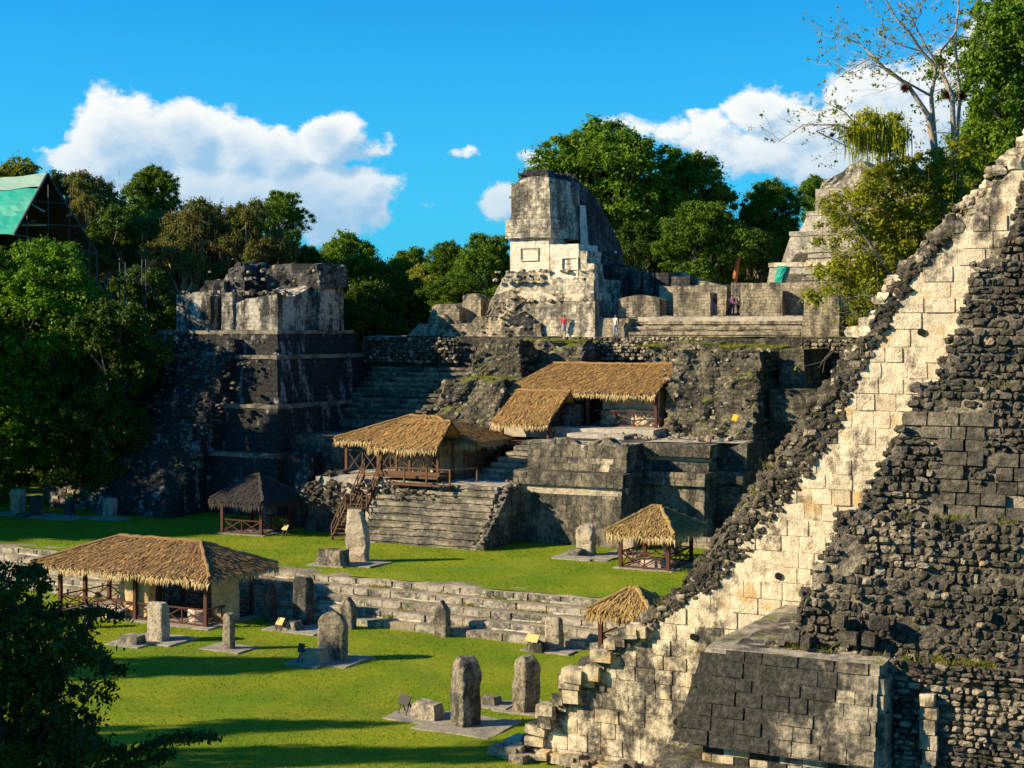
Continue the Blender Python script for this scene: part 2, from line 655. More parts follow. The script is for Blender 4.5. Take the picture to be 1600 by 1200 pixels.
S_mort = stone('rubble_core', (.36, .31, .215), (.16, .142, .105), (.03, .03, .026), .54, .55, .15, moss=.25, bump=1.0, soft=.12, fine=10)
S_step = stone('grey_step_stone', (.34, .295, .21), (.19, .165, .12), (.045, .042, .035), .48, .6, .15, moss=.3, bump=.6, soft=.12, vary=.2)
S_plaza = stone('plaza_step_stone', (.48, .43, .33), (.28, .25, .19), (.06, .058, .05), .45, .8, .1, moss=.35, bump=.6, soft=.10, vary=.10, jump=.05)
S_tread = stone('brown_worn_tread', (.34, .285, .20), (.22, .185, .135), (.09, .08, .062), .42, .9, 0, moss=.3, bump=.5, soft=.14)
S_rubp2 = stone('chalky_plaster', (.66, .60, .48), (.46, .41, .32), (.14, .13, .105), .3, 1.6, 0, bump=.4, soft=.14)
S_t33 = stone('platform_masonry', (.29, .25, .165), (.14, .12, .085), (.03, .028, .023), .58, .55, .4, moss=.15, bump=.55, soft=.12, vary=.10, jump=.03)
S_t33f = stone('shaded_platform_masonry', (.27, .24, .175), (.13, .118, .09), (.025, .025, .022), .6, .6, .35, moss=.1, brick=(.75, .42, .025, .8), bump=.5, soft=.12)
S_band = stone('pale_band', (.55, .47, .34), (.33, .28, .2), (.05, .05, .045), .35, .9, .2, bump=.5)
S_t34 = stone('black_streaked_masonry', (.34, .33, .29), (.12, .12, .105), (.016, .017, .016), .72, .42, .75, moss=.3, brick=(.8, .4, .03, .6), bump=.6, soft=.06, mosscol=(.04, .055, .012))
S_t34w = stone('streaked_plaster_wall', (.62, .57, .47), (.38, .35, .28), (.03, .03, .028), .56, .5, .75, brick=(.5, .28, .02, .4), bump=.5, soft=.1)
S_tow = stone('tower_plaster', (.74, .66, .52), (.56, .49, .36), (.06, .058, .05), .27, .45, .5, brick=(.5, .3, .018, .3), bump=.4, soft=.09)
S_towd = stone('tower_crusted_masonry', (.66, .58, .43), (.40, .35, .25), (.07, .065, .052), .46, .42, .5, brick=(.5, .3, .03, .42), bump=.6, soft=.09)
S_towb = stone('tower_crust_and_shade', (.22, .21, .19), (.10, .10, .09), (.02, .02, .02), .62, .5, .4, brick=(.5, .3, .03, .5), bump=.7, soft=.1)  # black crust tone that also paints in the shade of the tower's sides
S_gal = stone('gallery_masonry', (.46, .39, .26), (.27, .23, .155), (.045, .04, .032), .48, .6, .75, moss=.3, brick=(.45, .24, .025, .5), bump=.55, soft=.13)
S_ter = stone('terrace_rough_wall', (.24, .21, .145), (.12, .105, .075), (.026, .025, .02), .56, .5, .3, moss=.75, brick=(.6, .32, .03, .5), bump=.9, soft=.1)
S_pyr = stone('sunlit_grey_masonry', (.48, .43, .33), (.31, .275, .21), (.08, .077, .065), .38, .5, .3, moss=.3, brick=(.7, .4, .02, .5), bump=.5, soft=.12)
S_floor = stone('worn_floor', (.50, .45, .35), (.33, .29, .22), (.12, .115, .1), .35, .5, 0, bump=.3, soft=.15)
S_pad = stone('grey_slab', (.34, .30, .225), (.23, .205, .155), (.1, .1, .09), .35, 1.2, 0, bump=.3, soft=.15)
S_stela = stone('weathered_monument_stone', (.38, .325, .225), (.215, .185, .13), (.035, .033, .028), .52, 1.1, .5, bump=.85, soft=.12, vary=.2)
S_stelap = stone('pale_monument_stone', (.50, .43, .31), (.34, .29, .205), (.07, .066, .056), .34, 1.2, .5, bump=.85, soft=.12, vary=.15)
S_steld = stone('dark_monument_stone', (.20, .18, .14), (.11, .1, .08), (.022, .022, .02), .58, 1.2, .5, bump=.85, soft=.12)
S_tan = stone('ochre_monument_stone', (.66, .46, .22), (.52, .36, .17), (.18, .13, .07), .3, .9, .4, bump=.3, soft=.2)
S_pink = stone('pinkish_altar_stone', (.62, .50, .40), (.48, .38, .3), (.16, .13, .11), .3, 1.2, .2, bump=.35, soft=.15)
S_mask = stone('stucco_mask_wall', (.56, .46, .31), (.44, .36, .24), (.17, .14, .1), .3, 1.1, .4, bump=.6, soft=.15)


def plain(name, col, rough=.8, bump=0., bscale=8., var=.25, spec=.2, stretch=None, metal=0.):
    m, t, p, out = mat_base(name)
    tc_ = t.new('ShaderNodeTexCoord')
    g = t.new('ShaderNodeNewGeometry')
    pos = g.outputs['Position']
    n = t.noise(pos, bscale, 5, .6)
    oi = t.new('ShaderNodeObjectInfo')
    f = t.math('ADD', 1 - var, t.math('MULTIPLY', t.math('ADD', t.math('MULTIPLY', n, .7), t.math('MULTIPLY', oi.outputs['Random'], .3)), 2 * var))
    t.put(p.inputs['Base Color'], t.mix(1.0, (*col, 1), t.comb(f, f, f), 'MULTIPLY'))
    p.inputs['Roughness'].default_value = rough
    p.inputs['Specular IOR Level'].default_value = spec
    p.inputs['Metallic'].default_value = metal
    if bump:
        bp = t.new('ShaderNodeBump')
        bp.inputs['Strength'].default_value = bump
        bp.inputs['Distance'].default_value = .05
        t.put(bp.inputs['Height'], n)
        t.l.new(bp.outputs[0], p.inputs['Normal'])
    return m


WOOD = plain('red_brown_timber', (.085, .032, .022), .7, .3, 14, .35)
WOODB = plain('weathered_brown_timber', (.12, .065, .035), .75, .3, 14, .35)
METAL = plain('galvanised_tube', (.05, .053, .05), .5, 0, 5, .2, metal=.6)
YELLOW = plain('yellow_board', (.85, .42, .01), .5, 0, 3, .1)
TANB = plain('tan_board', (.50, .33, .12), .6, 0, 6, .15)
BLACKM = plain('dark_iron', (.02, .018, .016), .6, 0, 5, .2)
SKIN = plain('skin', (.42, .24, .16), .6, 0, 5, .05)
HAIR = plain('dark_hair', (.03, .02, .015), .6, 0, 20, .2)
EYE_M = plain('eye_dark', (.01, .01, .01), .3)
SHOE = plain('dark_shoe', (.03, .028, .026), .6)
BARK = plain('grey_bark', (.20, .17, .135), .9, .5, 9, .4)
BARKD = plain('dark_bark', (.05, .042, .03), .9, .4, 9, .3)
BARKP = plain('pale_bark', (.30, .245, .18), .9, .4, 9, .3)
BARKR = plain('red_bark', (.50, .16, .045), .7, .3, 6, .3)
HOLE_SHADE = plain('hole_shade_black', (.01, .009, .008), .95)  # black that stands for the shade inside small holes


def cloth(name, c):
    return plain(name, c, .85, .2, 20, .12)


def thatch_mat(name, a, b, c):
    m, t, p, out = mat_base(name)
    g = t.new('ShaderNodeNewGeometry')
    pos = g.outputs['Position']
    r = g.outputs['Random Per Island']
    col = t.mix(r, a, b)
    col = t.mix(t.math('MULTIPLY', t.step(t.noise(pos, .9, 5, .6), .45, .7), .6), col, c)
    t.put(p.inputs['Base Color'], col)
    p.inputs['Roughness'].default_value = .85
    tr = t.new('ShaderNodeBsdfTranslucent')
    t.put(tr.inputs[0], col)
    mx = t.new('ShaderNodeMixShader')
    mx.inputs[0].default_value = .15
    t.l.new(p.outputs[0], mx.inputs[1])
    t.l.new(tr.outputs[0], mx.inputs[2])
    t.l.new(mx.outputs[0], out.inputs[0])
    return m


TH_old = thatch_mat('aged_palm_thatch', (.48, .30, .125), (.12, .072, .034), (.19, .13, .065))
TH_new = thatch_mat('golden_palm_thatch', (.54, .335, .12), (.16, .095, .04), (.27, .165, .065))
TH_straw = thatch_mat('straw_thatch', (.56, .38, .14), (.17, .11, .042), (.26, .18, .075))
TH_fr = thatch_mat('pale_thatch_fringe', (.66, .50, .25), (.34, .235, .10), (.36, .26, .12))
TH_grey = thatch_mat('grey_shaded_thatch', (.075, .068, .06), (.045, .04, .036), (.03, .028, .025))  # dark grey thatch with the shadow over its roof put into the colour


def leaf_mat(name, a, b, trans=.35, c=None):
    m, t, p, out = mat_base(name)
    g = t.new('ShaderNodeNewGeometry')
    oi = t.new('ShaderNodeObjectInfo')
    r = g.outputs['Random Per Island']
    n = t.noise(g.outputs['Position'], .45, 3, .6)
    col = t.mix(t.math('ADD', t.math('MULTIPLY', r, .6), t.math('MULTIPLY', t.step(n, .3, .7), .4)), a, b)
    if c is not None:
        col = t.mix(t.step(t.math('ADD', t.math('MULTIPLY', n, .8), t.math('MULTIPLY', r, .2)), .52, .62), col, c)
    f = t.math('ADD', .8, t.math('MULTIPLY', oi.outputs['Random'], .4))
    col = t.mix(1.0, col, t.comb(f, f, f), 'MULTIPLY')
    t.put(p.inputs['Base Color'], col)
    p.inputs['Roughness'].default_value = .55
    p.inputs['Specular IOR Level'].default_value = .12
    tr = t.new('ShaderNodeBsdfTranslucent')
    t.put(tr.inputs[0], t.mix(1.0, col, (1.25, 1.25, .5), 'MULTIPLY'))
    mx = t.new('ShaderNodeMixShader')
    mx.inputs[0].default_value = trans
    t.l.new(p.outputs[0], mx.inputs[1])
    t.l.new(tr.outputs[0], mx.inputs[2])
    t.l.new(mx.outputs[0], out.inputs[0])
    return m


L_green = leaf_mat('broad_green_leaves', (.065, .135, .010), (.125, .205, .016), .3)
L_deep = leaf_mat('deep_green_leaves', (.04, .085, .010), (.08, .13, .014), .25)
L_bright = leaf_mat('bright_green_leaves', (.075, .17, .010), (.14, .25, .016), .28)
L_brown = leaf_mat('brownish_olive_leaves', (.13, .13, .03), (.22, .19, .055), .3, c=(.10, .16, .02))
L_olive = leaf_mat('olive_leaves', (.15, .18, .018), (.26, .25, .032), .4, c=(.09, .17, .015))
L_yell = leaf_mat('yellow_green_moss_leaves', (.24, .27, .018), (.36, .37, .035), .45)
L_near = leaf_mat('dark_glossy_leaves', (.022, .05, .010), (.045, .085, .014), .2)
L_moss = leaf_mat('hanging_moss', (.20, .17, .075), (.12, .105, .05), .3)
L_brom2 = leaf_mat('dry_fallen_leaves', (.30, .19, .06), (.20, .12, .04), .2)
L_brom = leaf_mat('red_brown_bromeliad', (.17, .055, .02), (.09, .035, .015), .2)


def grass_mat():
    m, t, p, out = mat_base('lawn_grass')
    g = t.new('ShaderNodeNewGeometry')
    pos = g.outputs['Position']
    a = t.noise(pos, .22, 6, .6)
    b = t.noise(pos, 2.2, 6, .65)
    c = t.noise(pos, 22, 4, .7)
    col = t.mix(t.step(a, .32, .66), (.105, .185, .004), (.215, .245, .008))
    col = t.mix(t.math('MULTIPLY', t.step(b, .5, .8), .4), col, (.085, .16, .004))
    col = t.mix(t.math('MULTIPLY', t.step(t.noise(pos, .45, 7, .7), .56, .74), .7), col, (.27, .23, .045))
    f = t.math('ADD', .55, t.math('MULTIPLY', c, .9))
    col = t.mix(1.0, col, t.comb(f, f, f), 'MULTIPLY')
    t.put(p.inputs['Base Color'], col)
    bp = t.new('ShaderNodeBump')
    bp.inputs['Strength'].default_value = .8
    bp.inputs['Distance'].default_value = .04
    t.put(bp.inputs['Height'], t.math('ADD', t.math('MULTIPLY', b, .3), c))
    t.l.new(bp.outputs[0], p.inputs['Normal'])
    return m


GRASS = grass_mat()
BLADE = leaf_mat('grass_blades', (.12, .205, .004), (.20, .26, .008), .35)
BLADEY = leaf_mat('dry_grass_blades', (.17, .19, .02), (.25, .23, .04), .35)
SOIL = plain('forest_soil', (.035, .035, .018), .95, .4, 2, .4)
TARP = plain('teal_tarpaulin', (.0, .24, .175), .55, .25, .8, .18)
TARPG = plain('grey_green_tarpaulin', (.16, .27, .22), .6, .25, .8, .15)

# ------------------------------------------------------------------ the ground
g0 = M()
g0.patch((-1500, -700, -.3), (1500, -700, -.3), (1500, 1500, -.3), (-1500, 1500, -.3), 4, 4)
tag(g0.build('ground', SOIL), kind='structure')
g1 = M()
g1.patch((-140, -20, 0), (30, -20, 0), (30, 70.6, 0), (-140, 70.6, 0), 60, 60)
tag(g1.build('lower_lawn', GRASS, rough=.05, scale=.3), kind='structure')
g2 = M()
g2.patch((-140, 73.2, 1.99), (-20, 73.2, 1.99), (-20, 112, 1.99), (-140, 112, 1.99), 70, 24)
tag(g2.build('upper_lawn', GRASS, rough=.06, scale=.25, seed=3), kind='structure')

rs = np.random.RandomState(1)


def blades(name, mat, pts, hgt, wid, lean=.5, seed=0):
    r = np.random.RandomState(seed)
    n = len(pts)
    th = r.uniform(0, math.pi, n)
    a = np.stack([np.cos(th), np.sin(th), np.zeros(n)], -1) * (wid * r.uniform(.6, 1.4, n))[:, None] / 2
    tip = np.stack([r.normal(size=n) * lean, r.normal(size=n) * lean, np.ones(n)], -1) * (hgt * r.uniform(.5, 1.4, n))[:, None]
    v = np.stack([pts - a, pts + a, pts + tip], 1).reshape(-1, 3)
    f = np.arange(n * 3).reshape(-1, 3)
    o = M().add(v, f).build(name, mat)
    return tag(o, kind='stuff')


def lawn_points(n, px0, px1, y0, y1, z, seed):
    """points on a level strip, spread evenly over the stretch of it that lies in the view"""
    r = np.random.RandomState(seed)
    Y = np.sqrt(r.uniform(y0 ** 2, y1 ** 2, n))
    X = (r.uniform(px0, px1, n) - 800) / F * Y
    u = X * CT - Y * ST
    v = X * ST + Y * CT
    return np.stack([u, v, np.full(n, z)], -1)


P = lawn_points(150000, -150, 1250, 52, 90, 0.0, 5)
P = P[P[:, 1] < 69.6]
P = P[(P[:, 0] < -27) | (P[:, 1] < 50)]
ny = fbm(P * .35, 9) > .28
tag(blades('grass', BLADE, P[~ny], .06, .035, .5, 1), kind='stuff')
tag(blades('dry_grass', BLADEY, P[ny], .055, .035, .6, 2), kind='stuff')
P = lawn_points(90000, -100, 1150, 80, 120, 2.0, 6)
P = P[(P[:, 1] > 73.6) & (P[:, 1] < 110)]
tag(blades('grass', BLADE, P, .06, .05, .5, 3), kind='stuff')


# ------------------------------------------------------------------ the near pyramid with its stair seen from the side
T = Thing('stepped_pyramid', 'large near pyramid of dark rubble terraces with a cream stair flank, filling the right side', 'pyramid', (-12, 50, 0))


def stair_u(z):
    return float(np.interp(z, [0, 3.43, 5.65, 6.9, 11, 13.9, 17.8, 19.9, 21.7, 27], [-26.6, -23.7, -21.2, -19.7, -16.7, -14.65, -12.0, -10.2, -8.2, -4.0]))


# stair body: profile extruded between v 51.5 and 61
prof = []
m = M()
zz = np.arange(0, 27.1, .55)
for i in range(len(zz) - 1):
    u0 = stair_u(zz[i + 1]) + .25 * math.sin(i * 2.3)
    m.rbox(u0 + .5, stair_u(zz[i]) + 14.0, 51.55 + .002 * (i % 3), 61, zz[i] - .05, zz[i + 1], res=1.6, rough=.12, scale=1.1)
m.build('stair_core', S_white, T)

# tiers: (u left base, u left top, v front base, v front top, z0, z1)
tiers = [(-17.2, -16.9, 41.6, 41.8, -.2, 3.3), (-15.6, -15.3, 43.9, 44.05, 3.0, 6.55), (-14.0, -12.5, 44.75, 45.6, 6.5, 10.4), (-12.2, -10.5, 46.1, 47.3, 10.35, 14.2),
         (-10.2, -9.1, 47.9, 49.1, 14.15, 18.06), (-8.7, -7.3, 49.5, 50.6, 18.0, 22.2), (-6.8, -5.5, 51.0, 52.0, 22.1, 26.3)]
for k, (ub, ut, vb, vt, z0, z1) in enumerate(tiers):
    m = M()
    m.rbox(ub, 9.0 - k, vb, 62 - k * .6, z0, z1, l=ut - ub, f=vt - vb, r=1.2, b=1.0, res=.3 if k > 1 else .5, rough=.18 if k > 1 else .16, scale=1.6, seed=k)
    m.build('terrace_core', S_mort if k > 1 else S_dark, T)

items = []


def rim(z):
    """width of the stair rim that has crumbled to rubble"""
    return float(np.interp(z, [0, 4, 6, 8, 12, 14, 16.5, 19, 27], [.1, .15, .45, 1.0, 1.15, .65, .2, .05, .03]))


def edge_mats(c, rs_):
    return S_white if rs_.rand() < .93 else S_stain


def flank_clip(c, rs_):
    d_ = c[0] - stair_u(c[2])
    if d_ < .15 + rs_.uniform(0, .4):
        return False
    z = c[2]
    if d_ < rim(z) * (.75 + .35 * math.sin(z * 1.7)) + rs_.normal() * .15:      # rim lost to rubble
        return False
    ur = np.interp(z, [0, 3.3, 6.6, 10.4, 14.2, 18, 22, 26], [-16, -15.6, -13.6, -11.7, -9.9, -8.2, -6.6, -4.5]) + 1.2
    return c[0] < ur


items += wall_of((-27.5, 51.32, 0), (1, 0, 0), 26, (0, 0, 1), 27, .56, .8, .42, edge_mats, 11, flank_clip, jit=.007, tilt=.004, gap=.003)
pieces(T, 'wall_block', items, BLOCKS)

# bedding of the flank, and the crumbled dark rim beside it
m, m2 = M(), M()
for i in range(49):
    z0, z1 = i * .55, (i + 1) * .55
    r_lim = [np.interp(z, [0, 3.3, 6.6, 10.4, 14.2, 18, 22, 26], [-16, -15.6, -13.6, -11.7, -9.9, -8.2, -6.6, -4.5]) + 1.2 for z in (z0, z1)]
    m.patch((stair_u(z0) + rim(z0) * .6 + .3, 51.146, z0), (r_lim[0], 51.146, z0), (r_lim[1], 51.146, z1), (stair_u(z1) + rim(z1) * .6 + .3, 51.146, z1), 4, 1)
m.build('mortar_bed', S_white, T)
g_z = np.arange(0, 19.2, .16)
g_t = np.linspace(0, 1, 13)
Pg = np.array([[(stair_u(z) - .12 + (rim(z) * 1.0 + .25) * t, 51.30 - .24 * math.sin(math.pi * min(1, t * 1.15)) ** .7, z) for t in g_t] for z in g_z])
idx = np.arange(len(g_z) - 1)[:, None] * 13 + np.arange(12)[None, :]
m2.add(Pg.reshape(-1, 3), np.stack([idx, idx + 1, idx + 14, idx + 13], -1).reshape(-1, 4))
m2.build('crumbled_rim', S_rub, T, rough=.22, scale=3.0, seed=5)

# rubble of the lost stair rim
rub = []
rs = np.random.RandomState(21)
for i in range(2600):
    z = rs.uniform(.3, 19)
    wd = rim(z) + .3
    dd = -.2 + (wd + .2) * rs.rand() ** 1.35
    s = rs.uniform(.07, .24) * (1.5 if rs.rand() < .05 else 1)
    c = np.array([stair_u(z) + dd, 51.20 - rs.uniform(0, .12) + (.25 if dd < .1 else 0), z])
    mt = S_rub if rs.rand() < (.84 if z > 6 else .6) else S_rubp
    rub.append((rot_small(rs, .5) @ np.diag([s * rs.uniform(.9, 1.7), s, s * rs.uniform(.6, 1.1)]), c, mt))
for i in range(1100):                                       # over the sloping stair itself
    z = rs.uniform(.3, 26.5)
    s = rs.uniform(.14, .38)
    c = np.array([stair_u(z) + rs.uniform(-.25, .3), rs.uniform(51.2, 53.5), z + .05])
    rub.append((rot_small(rs, .5) @ np.diag([s * rs.uniform(.8, 1.5), s, s * rs.uniform(.6, 1.1)]), c, S_rub if z < 15 or rs.rand() < .22 else S_white))
for i in range(150):                                        # stepped blocks left at the upper rim
    z = rs.uniform(15.5, 26.5)
    c = np.array([stair_u(z) + rs.uniform(-.3, .45), rs.uniform(51.25, 53), z])
    rub.append((rot_small(rs, .05) @ np.diag([rs.uniform(.5, 1.0), .6, rs.uniform(.35, .55)]), c, S_white))

# rubble faces of the upper tiers: dark crusted stones standing out of a paler core
faces = []
big_blocks = []


def rub_mats(c, rs_):
    n = fbm(np.array([c]) * .55, 4)[0]
    if n > .22:
        return S_rubp if rs_.rand() < .5 else S_rub
    return S_rub if rs_.rand() < .985 else S_rubp


for k in range(2, 7):
    ub, ut, vb, vt, z0, z1 = tiers[k]
    B = np.array([0, vt - vb, z1 - z0])
    LB = np.linalg.norm(B)

    def clip(c, rs_, ub=ub, ut=ut, z0=z0, z1=z1, k=k):
        if c[0] < ub + (ut - ub) * (c[2] - z0) / (z1 - z0) + rs_.normal() * .12:
            return False
        hollow = (k == 2 and (c[0] + 12.2) ** 2 + ((c[2] - 9.3) * .6) ** 2 < .12)
        big = fbm(np.array([c]) * .33, 30)[0] > .12 and k in (3, 4)
        return not (hollow or big)

    faces += wall_of((ub, vb + .05, z0 + .05), (1, 0, 0), 11.5, B, LB, .24, .31, .40, rub_mats, 40 + k, clip, jit=.07, tilt=.17, gap=.012, vary=.55, cvary=.35, N=(0, -1, .25))
    faces += wall_of((ub, vb + .07, z0 + .05), (1, 0, 0), 11.5, B, LB, .13, .16, .22, rub_mats, 140 + k, lambda c, r, cl=clip: r.rand() < .6 and cl(c, r), jit=.07, tilt=.35, gap=.0, vary=.7, cvary=.4, N=(0, -1, .25))

    if k in (3, 4):
        def clip2(c, rs_, ub=ub, ut=ut, z0=z0, z1=z1, k=k):
            if c[0] < ub + (ut - ub) * (c[2] - z0) / (z1 - z0) + .2:
                return False
            return fbm(np.array([c]) * .33, 30)[0] > .10
        big_blocks += wall_of((ub, vb + .12, z0 + .05), (1, 0, 0), 11.5, B, LB, .40, .75, .5, [(S_dark, .9), (S_rub, .07), (S_rubp, .03)], 60 + k, clip2, jit=.06, tilt=.02, gap=.015, vary=.45, N=(0, -1, .25))
    # silhouettes: stones along the broken left edge and the lip of the tier
    for i in range(150):
        t_ = rs.rand()
        s = rs.uniform(.12, .32)
        c = np.array([ub + (ut - ub) * t_ + rs.normal() * .12, vb + (vt - vb) * t_ + rs.uniform(0, 2.0), z0 + (z1 - z0) * t_])
        rub.append((rot_small(rs, .5) @ np.diag([s * 1.2, s, s * .8]), c, S_rub))
    for i in range(120):
        s = rs.uniform(.10, .28)
        c = np.array([rs.uniform(ut, ut + 11), vt + rs.uniform(-.1, .5), z1 + rs.uniform(-.08, .08)])
        rub.append((rot_small(rs, .4) @ np.diag([s * 1.4, s, s * .6]), c, S_rub))
    nxt = tiers[k - 1]
    for i in range(70):                                    # fallen stones on the ledge below
        s = rs.uniform(.1, .34)
        c = np.array([rs.uniform(ub - .8, ub + 10), vb - rs.uniform(.05, .6) ** 1.5, z0 + s * .25])
        rub.append((rot_small(rs, .6) @ np.diag([s * 1.2, s, s * .8]), c, S_rub if rs.rand() < .8 else S_rubp))
# the face of the recessed lower tier right of the dressed block
ub, ut, vb, vt, z0, z1 = tiers[1]
faces += wall_of((-10.6, vb + .02, z0 + .3), (1, 0, 0), 12, (0, vt - vb, z1 - z0), 3.3, .18, .32, .36,
                 lambda c, r: (S_rubp if r.rand() < (.7 if fbm(np.array([c]) * .6, 8)[0] > -.02 and c[2] < 5.9 else .12) else S_rub), 71, jit=.06, tilt=.16, gap=.02, vary=.55, cvary=.3, N=(0, -1, .1))
faces += wall_of((-17.0, 41.62, .2), (1, 0, 0), 20, (0, .1, 1), 3.0, .5, .8, .4, [(S_block, .8), (S_dark, .2)], 72, jit=.02, tilt=.02, gap=.02)
pieces(T, 'rubble_stone', faces + rub, STONES)

# dressed block that projects from the lower tier (dark talud, recessed foot)
m = M()
m.rbox(-16.85, -10.72, 42.62, 51.4, 3.78, 6.35, l=.75, f=.55, r=.06, res=.5, rough=.06, scale=1.2, seed=4)
m.rbox(-16.0, -10.9, 42.95, 51.0, 3.2, 3.85, res=.6, rough=.05, seed=6)
m.build('projecting_block', S_block, T)
m = M()
m.rbox(-16.10, -10.74, 43.18, 51.5, 6.32, 6.54, l=.06, f=.12, res=.3, rough=.08, scale=1.0, seed=5)
m.build('ledge', S_block2, T)
blk = wall_of((-16.85, 42.60, 3.8), (1, 0, 0), 6.1, (0, .55, 2.7), 2.76, .42, .75, .3,
              [(S_block, .96), (S_stain, .04)], 73,
              lambda c, r: c[0] > -16.7 + .75 * (c[2] - 3.8) / 2.55 + .2, jit=.012, tilt=.008, gap=.003, vary=.45)
blk += wall_of((-15.95, 42.9, 3.25), (1, 0, 0), 5.0, (0, 0, 1), .55, .28, .6, .2, [(S_stain, .5), (S_block, .5)], 74, jit=.02, tilt=.02)
blk += wall_of((-10.74, 42.7, 3.3), (0, 1, 0), 1.5, (0, .1, 1), 3.0, .5, .7, .25, [(S_block, 1.)], 75)
blk += wall_of((-9.8, 43.8, 3.4), (1, 0, 0), .5, (0, .05, 1), 2.3, .4, .5, .5, [(S_stain, .4), (S_block, .6)], 76, jit=.03, tilt=.03)
# small ledge block by the flank and the tumbled corner under the rubble
blk += wall_of((-15.2, 50.35, 6.6), (1, 0, 0), 2.4, (0, .2, 1), .75, .36, .7, .7, [(S_stain, .8), (S_block, .2)], 77, jit=.02, tilt=.02)
m = M()
m.rbox(-15.3, -12.2, 50.2, 51.5, 6.55, 7.3, l=.35, f=.12, res=.4, rough=.06, seed=9)
m.build('ledge', S_stain, T)
for i, (uu, vv, zz_, sx) in enumerate([(-13.7, 44.3, 6.9, .62), (-12.0, 44.35, 7.0, .7), (-11.4, 44.4, 7.0, .5), (-13.2, 44.1, 6.8, .34), (-11.1, 44.4, 7.5, .7), (-12.3, 44.5, 7.45, .5)]):
    blk.append((rot_small(rs, .3) @ np.diag([sx * .8, .42, .36]), np.array([uu, vv, zz_]), S_rub if i != 0 else S_step))
# tumbled courses at the foot of the stair
foot = []
for i in range(70):
    t_ = rs.rand()
    z = t_ * 5.2
    s = rs.uniform(.4, .95)
    foot.append((rot_small(rs, .06) @ np.diag([s, rs.uniform(.5, .9), rs.uniform(.35, .55)]),
                 np.array([stair_u(z) + rs.uniform(-.25, .5), rs.uniform(50.95, 52.5), z + .1]), S_stain if rs.rand() < .7 else S_white))
for i in range(40):
    s = rs.uniform(.3, .8)
    foot.append((rot_small(rs, .12) @ np.diag([s, rs.uniform(.3, .7), rs.uniform(.25, .45)]),
                 np.array([rs.uniform(-27.3, -20), 51.0 - rs.uniform(0, .5), rs.uniform(.05, .35)]), S_stain if rs.rand() < .6 else S_rubp))
mortar(T, (-16.1, 42.6, 3.8), (1, 0, 0), 5.3, (0, .55, 2.7), 2.7, .112, S_block)
pieces(T, 'dressed_block', blk + foot + big_blocks, BLOCKS)
# put-log holes, as flat black discs painted for the shade inside
m = M()
for px, py in ((1440, 519), (1084, 995), (1217, 900), (1058, 1128), (1404, 690)):
    u, yy = at_v(px, 51.1)
    z = z_at(py, yy)
    th = np.linspace(0, 2 * math.pi, 11)[:-1]
    ring = np.stack([u + .14 * np.cos(th), np.full(10, 51.06), z + .13 * np.sin(th)], -1)
    back = ring + np.array([0, .02, 0])
    m.add(np.concatenate([ring, [[u, 51.055, z]]]), [(i, (i + 1) % 10, 10) for i in range(10)])
tag(m.build('putlog_shade_disc', HOLE_SHADE, T), 'flat black disc painted for the shade of a round hole in the masonry')

P = []
rs = np.random.RandomState(70)
for k in (1, 2, 3, 4):
    ub, ut, vb, vt, z0, z1 = tiers[k]
    for i in range(16):
        c = np.array([rs.uniform(ut + 1.5, ut + 10), vt + rs.uniform(.0, .35), z1])
        P.append(c + rs.normal(size=(26, 3)) * np.array([.16, .07, .0]))
for i in range(26):
    z = rs.uniform(2, 24)
    P.append(np.array([stair_u(z) + rs.uniform(-.1, .5), 51.2, z]) + rs.normal(size=(22, 3)) * np.array([.10, .06, .06]))
blades('ledge_weed', BLADEY, np.concatenate(P), .20, .05, .8, 19)

# ------------------------------------------------------------------ long steps between the two lawns
T = Thing('plaza_steps', 'long flight of low weathered stone steps crossing the plaza between two lawns', 'steps', (-50, 71, 0))
for i in range(5):
    m = M()
    m.rbox(-92, -24.5, 69.95 + i * .78, 74.2, i * .4 - .1, i * .4 + .385, f=.06, res=.45, rough=.10, scale=.8, seed=2)
    m.build('step', S_tread, T)
    rs = np.random.RandomState(200 + i)
    u = -74.0
    while i and u < -30:
        L = rs.uniform(2, 7)
        m = M()
        m.rbox(u, u + L, 69.95 + i * .78 - rs.uniform(.12, .22), 70.3 + i * .78, i * .4 - .1, i * .4 + .045, res=.4, rough=.05, scale=1.5, seed=i)
        m.build('plaster_edge', S_rubp2, T)
        u += L + rs.uniform(.3, 4)
items = []
for i in range(5):
    items += wall_of((-72 - i, 69.98 + i * .78 - .02, i * .4 - .02), (1, 0, 0), 47, (0, 0, 1), .38, .38, 1.5, .36,
                     [(S_plaza, .96), (S_rubp, .04)], 80 + i, jit=.03, tilt=.014, gap=.004, vary=.6, skip=.04)
pieces(T, 'step_block', items, BLOCKS)
P = []
rs = np.random.RandomState(77)
for i in range(60):
    k = rs.randint(1, 5)
    c = np.array([rs.uniform(-66, -30), 70.0 + k * .72 - rs.uniform(0, .25), k * .4])
    P.append(c + rs.normal(size=(40, 3)) * np.array([.35, .12, .0]))
blades('steps_weed', BLADEY, np.concatenate(P), .16, .05, .7, 9)


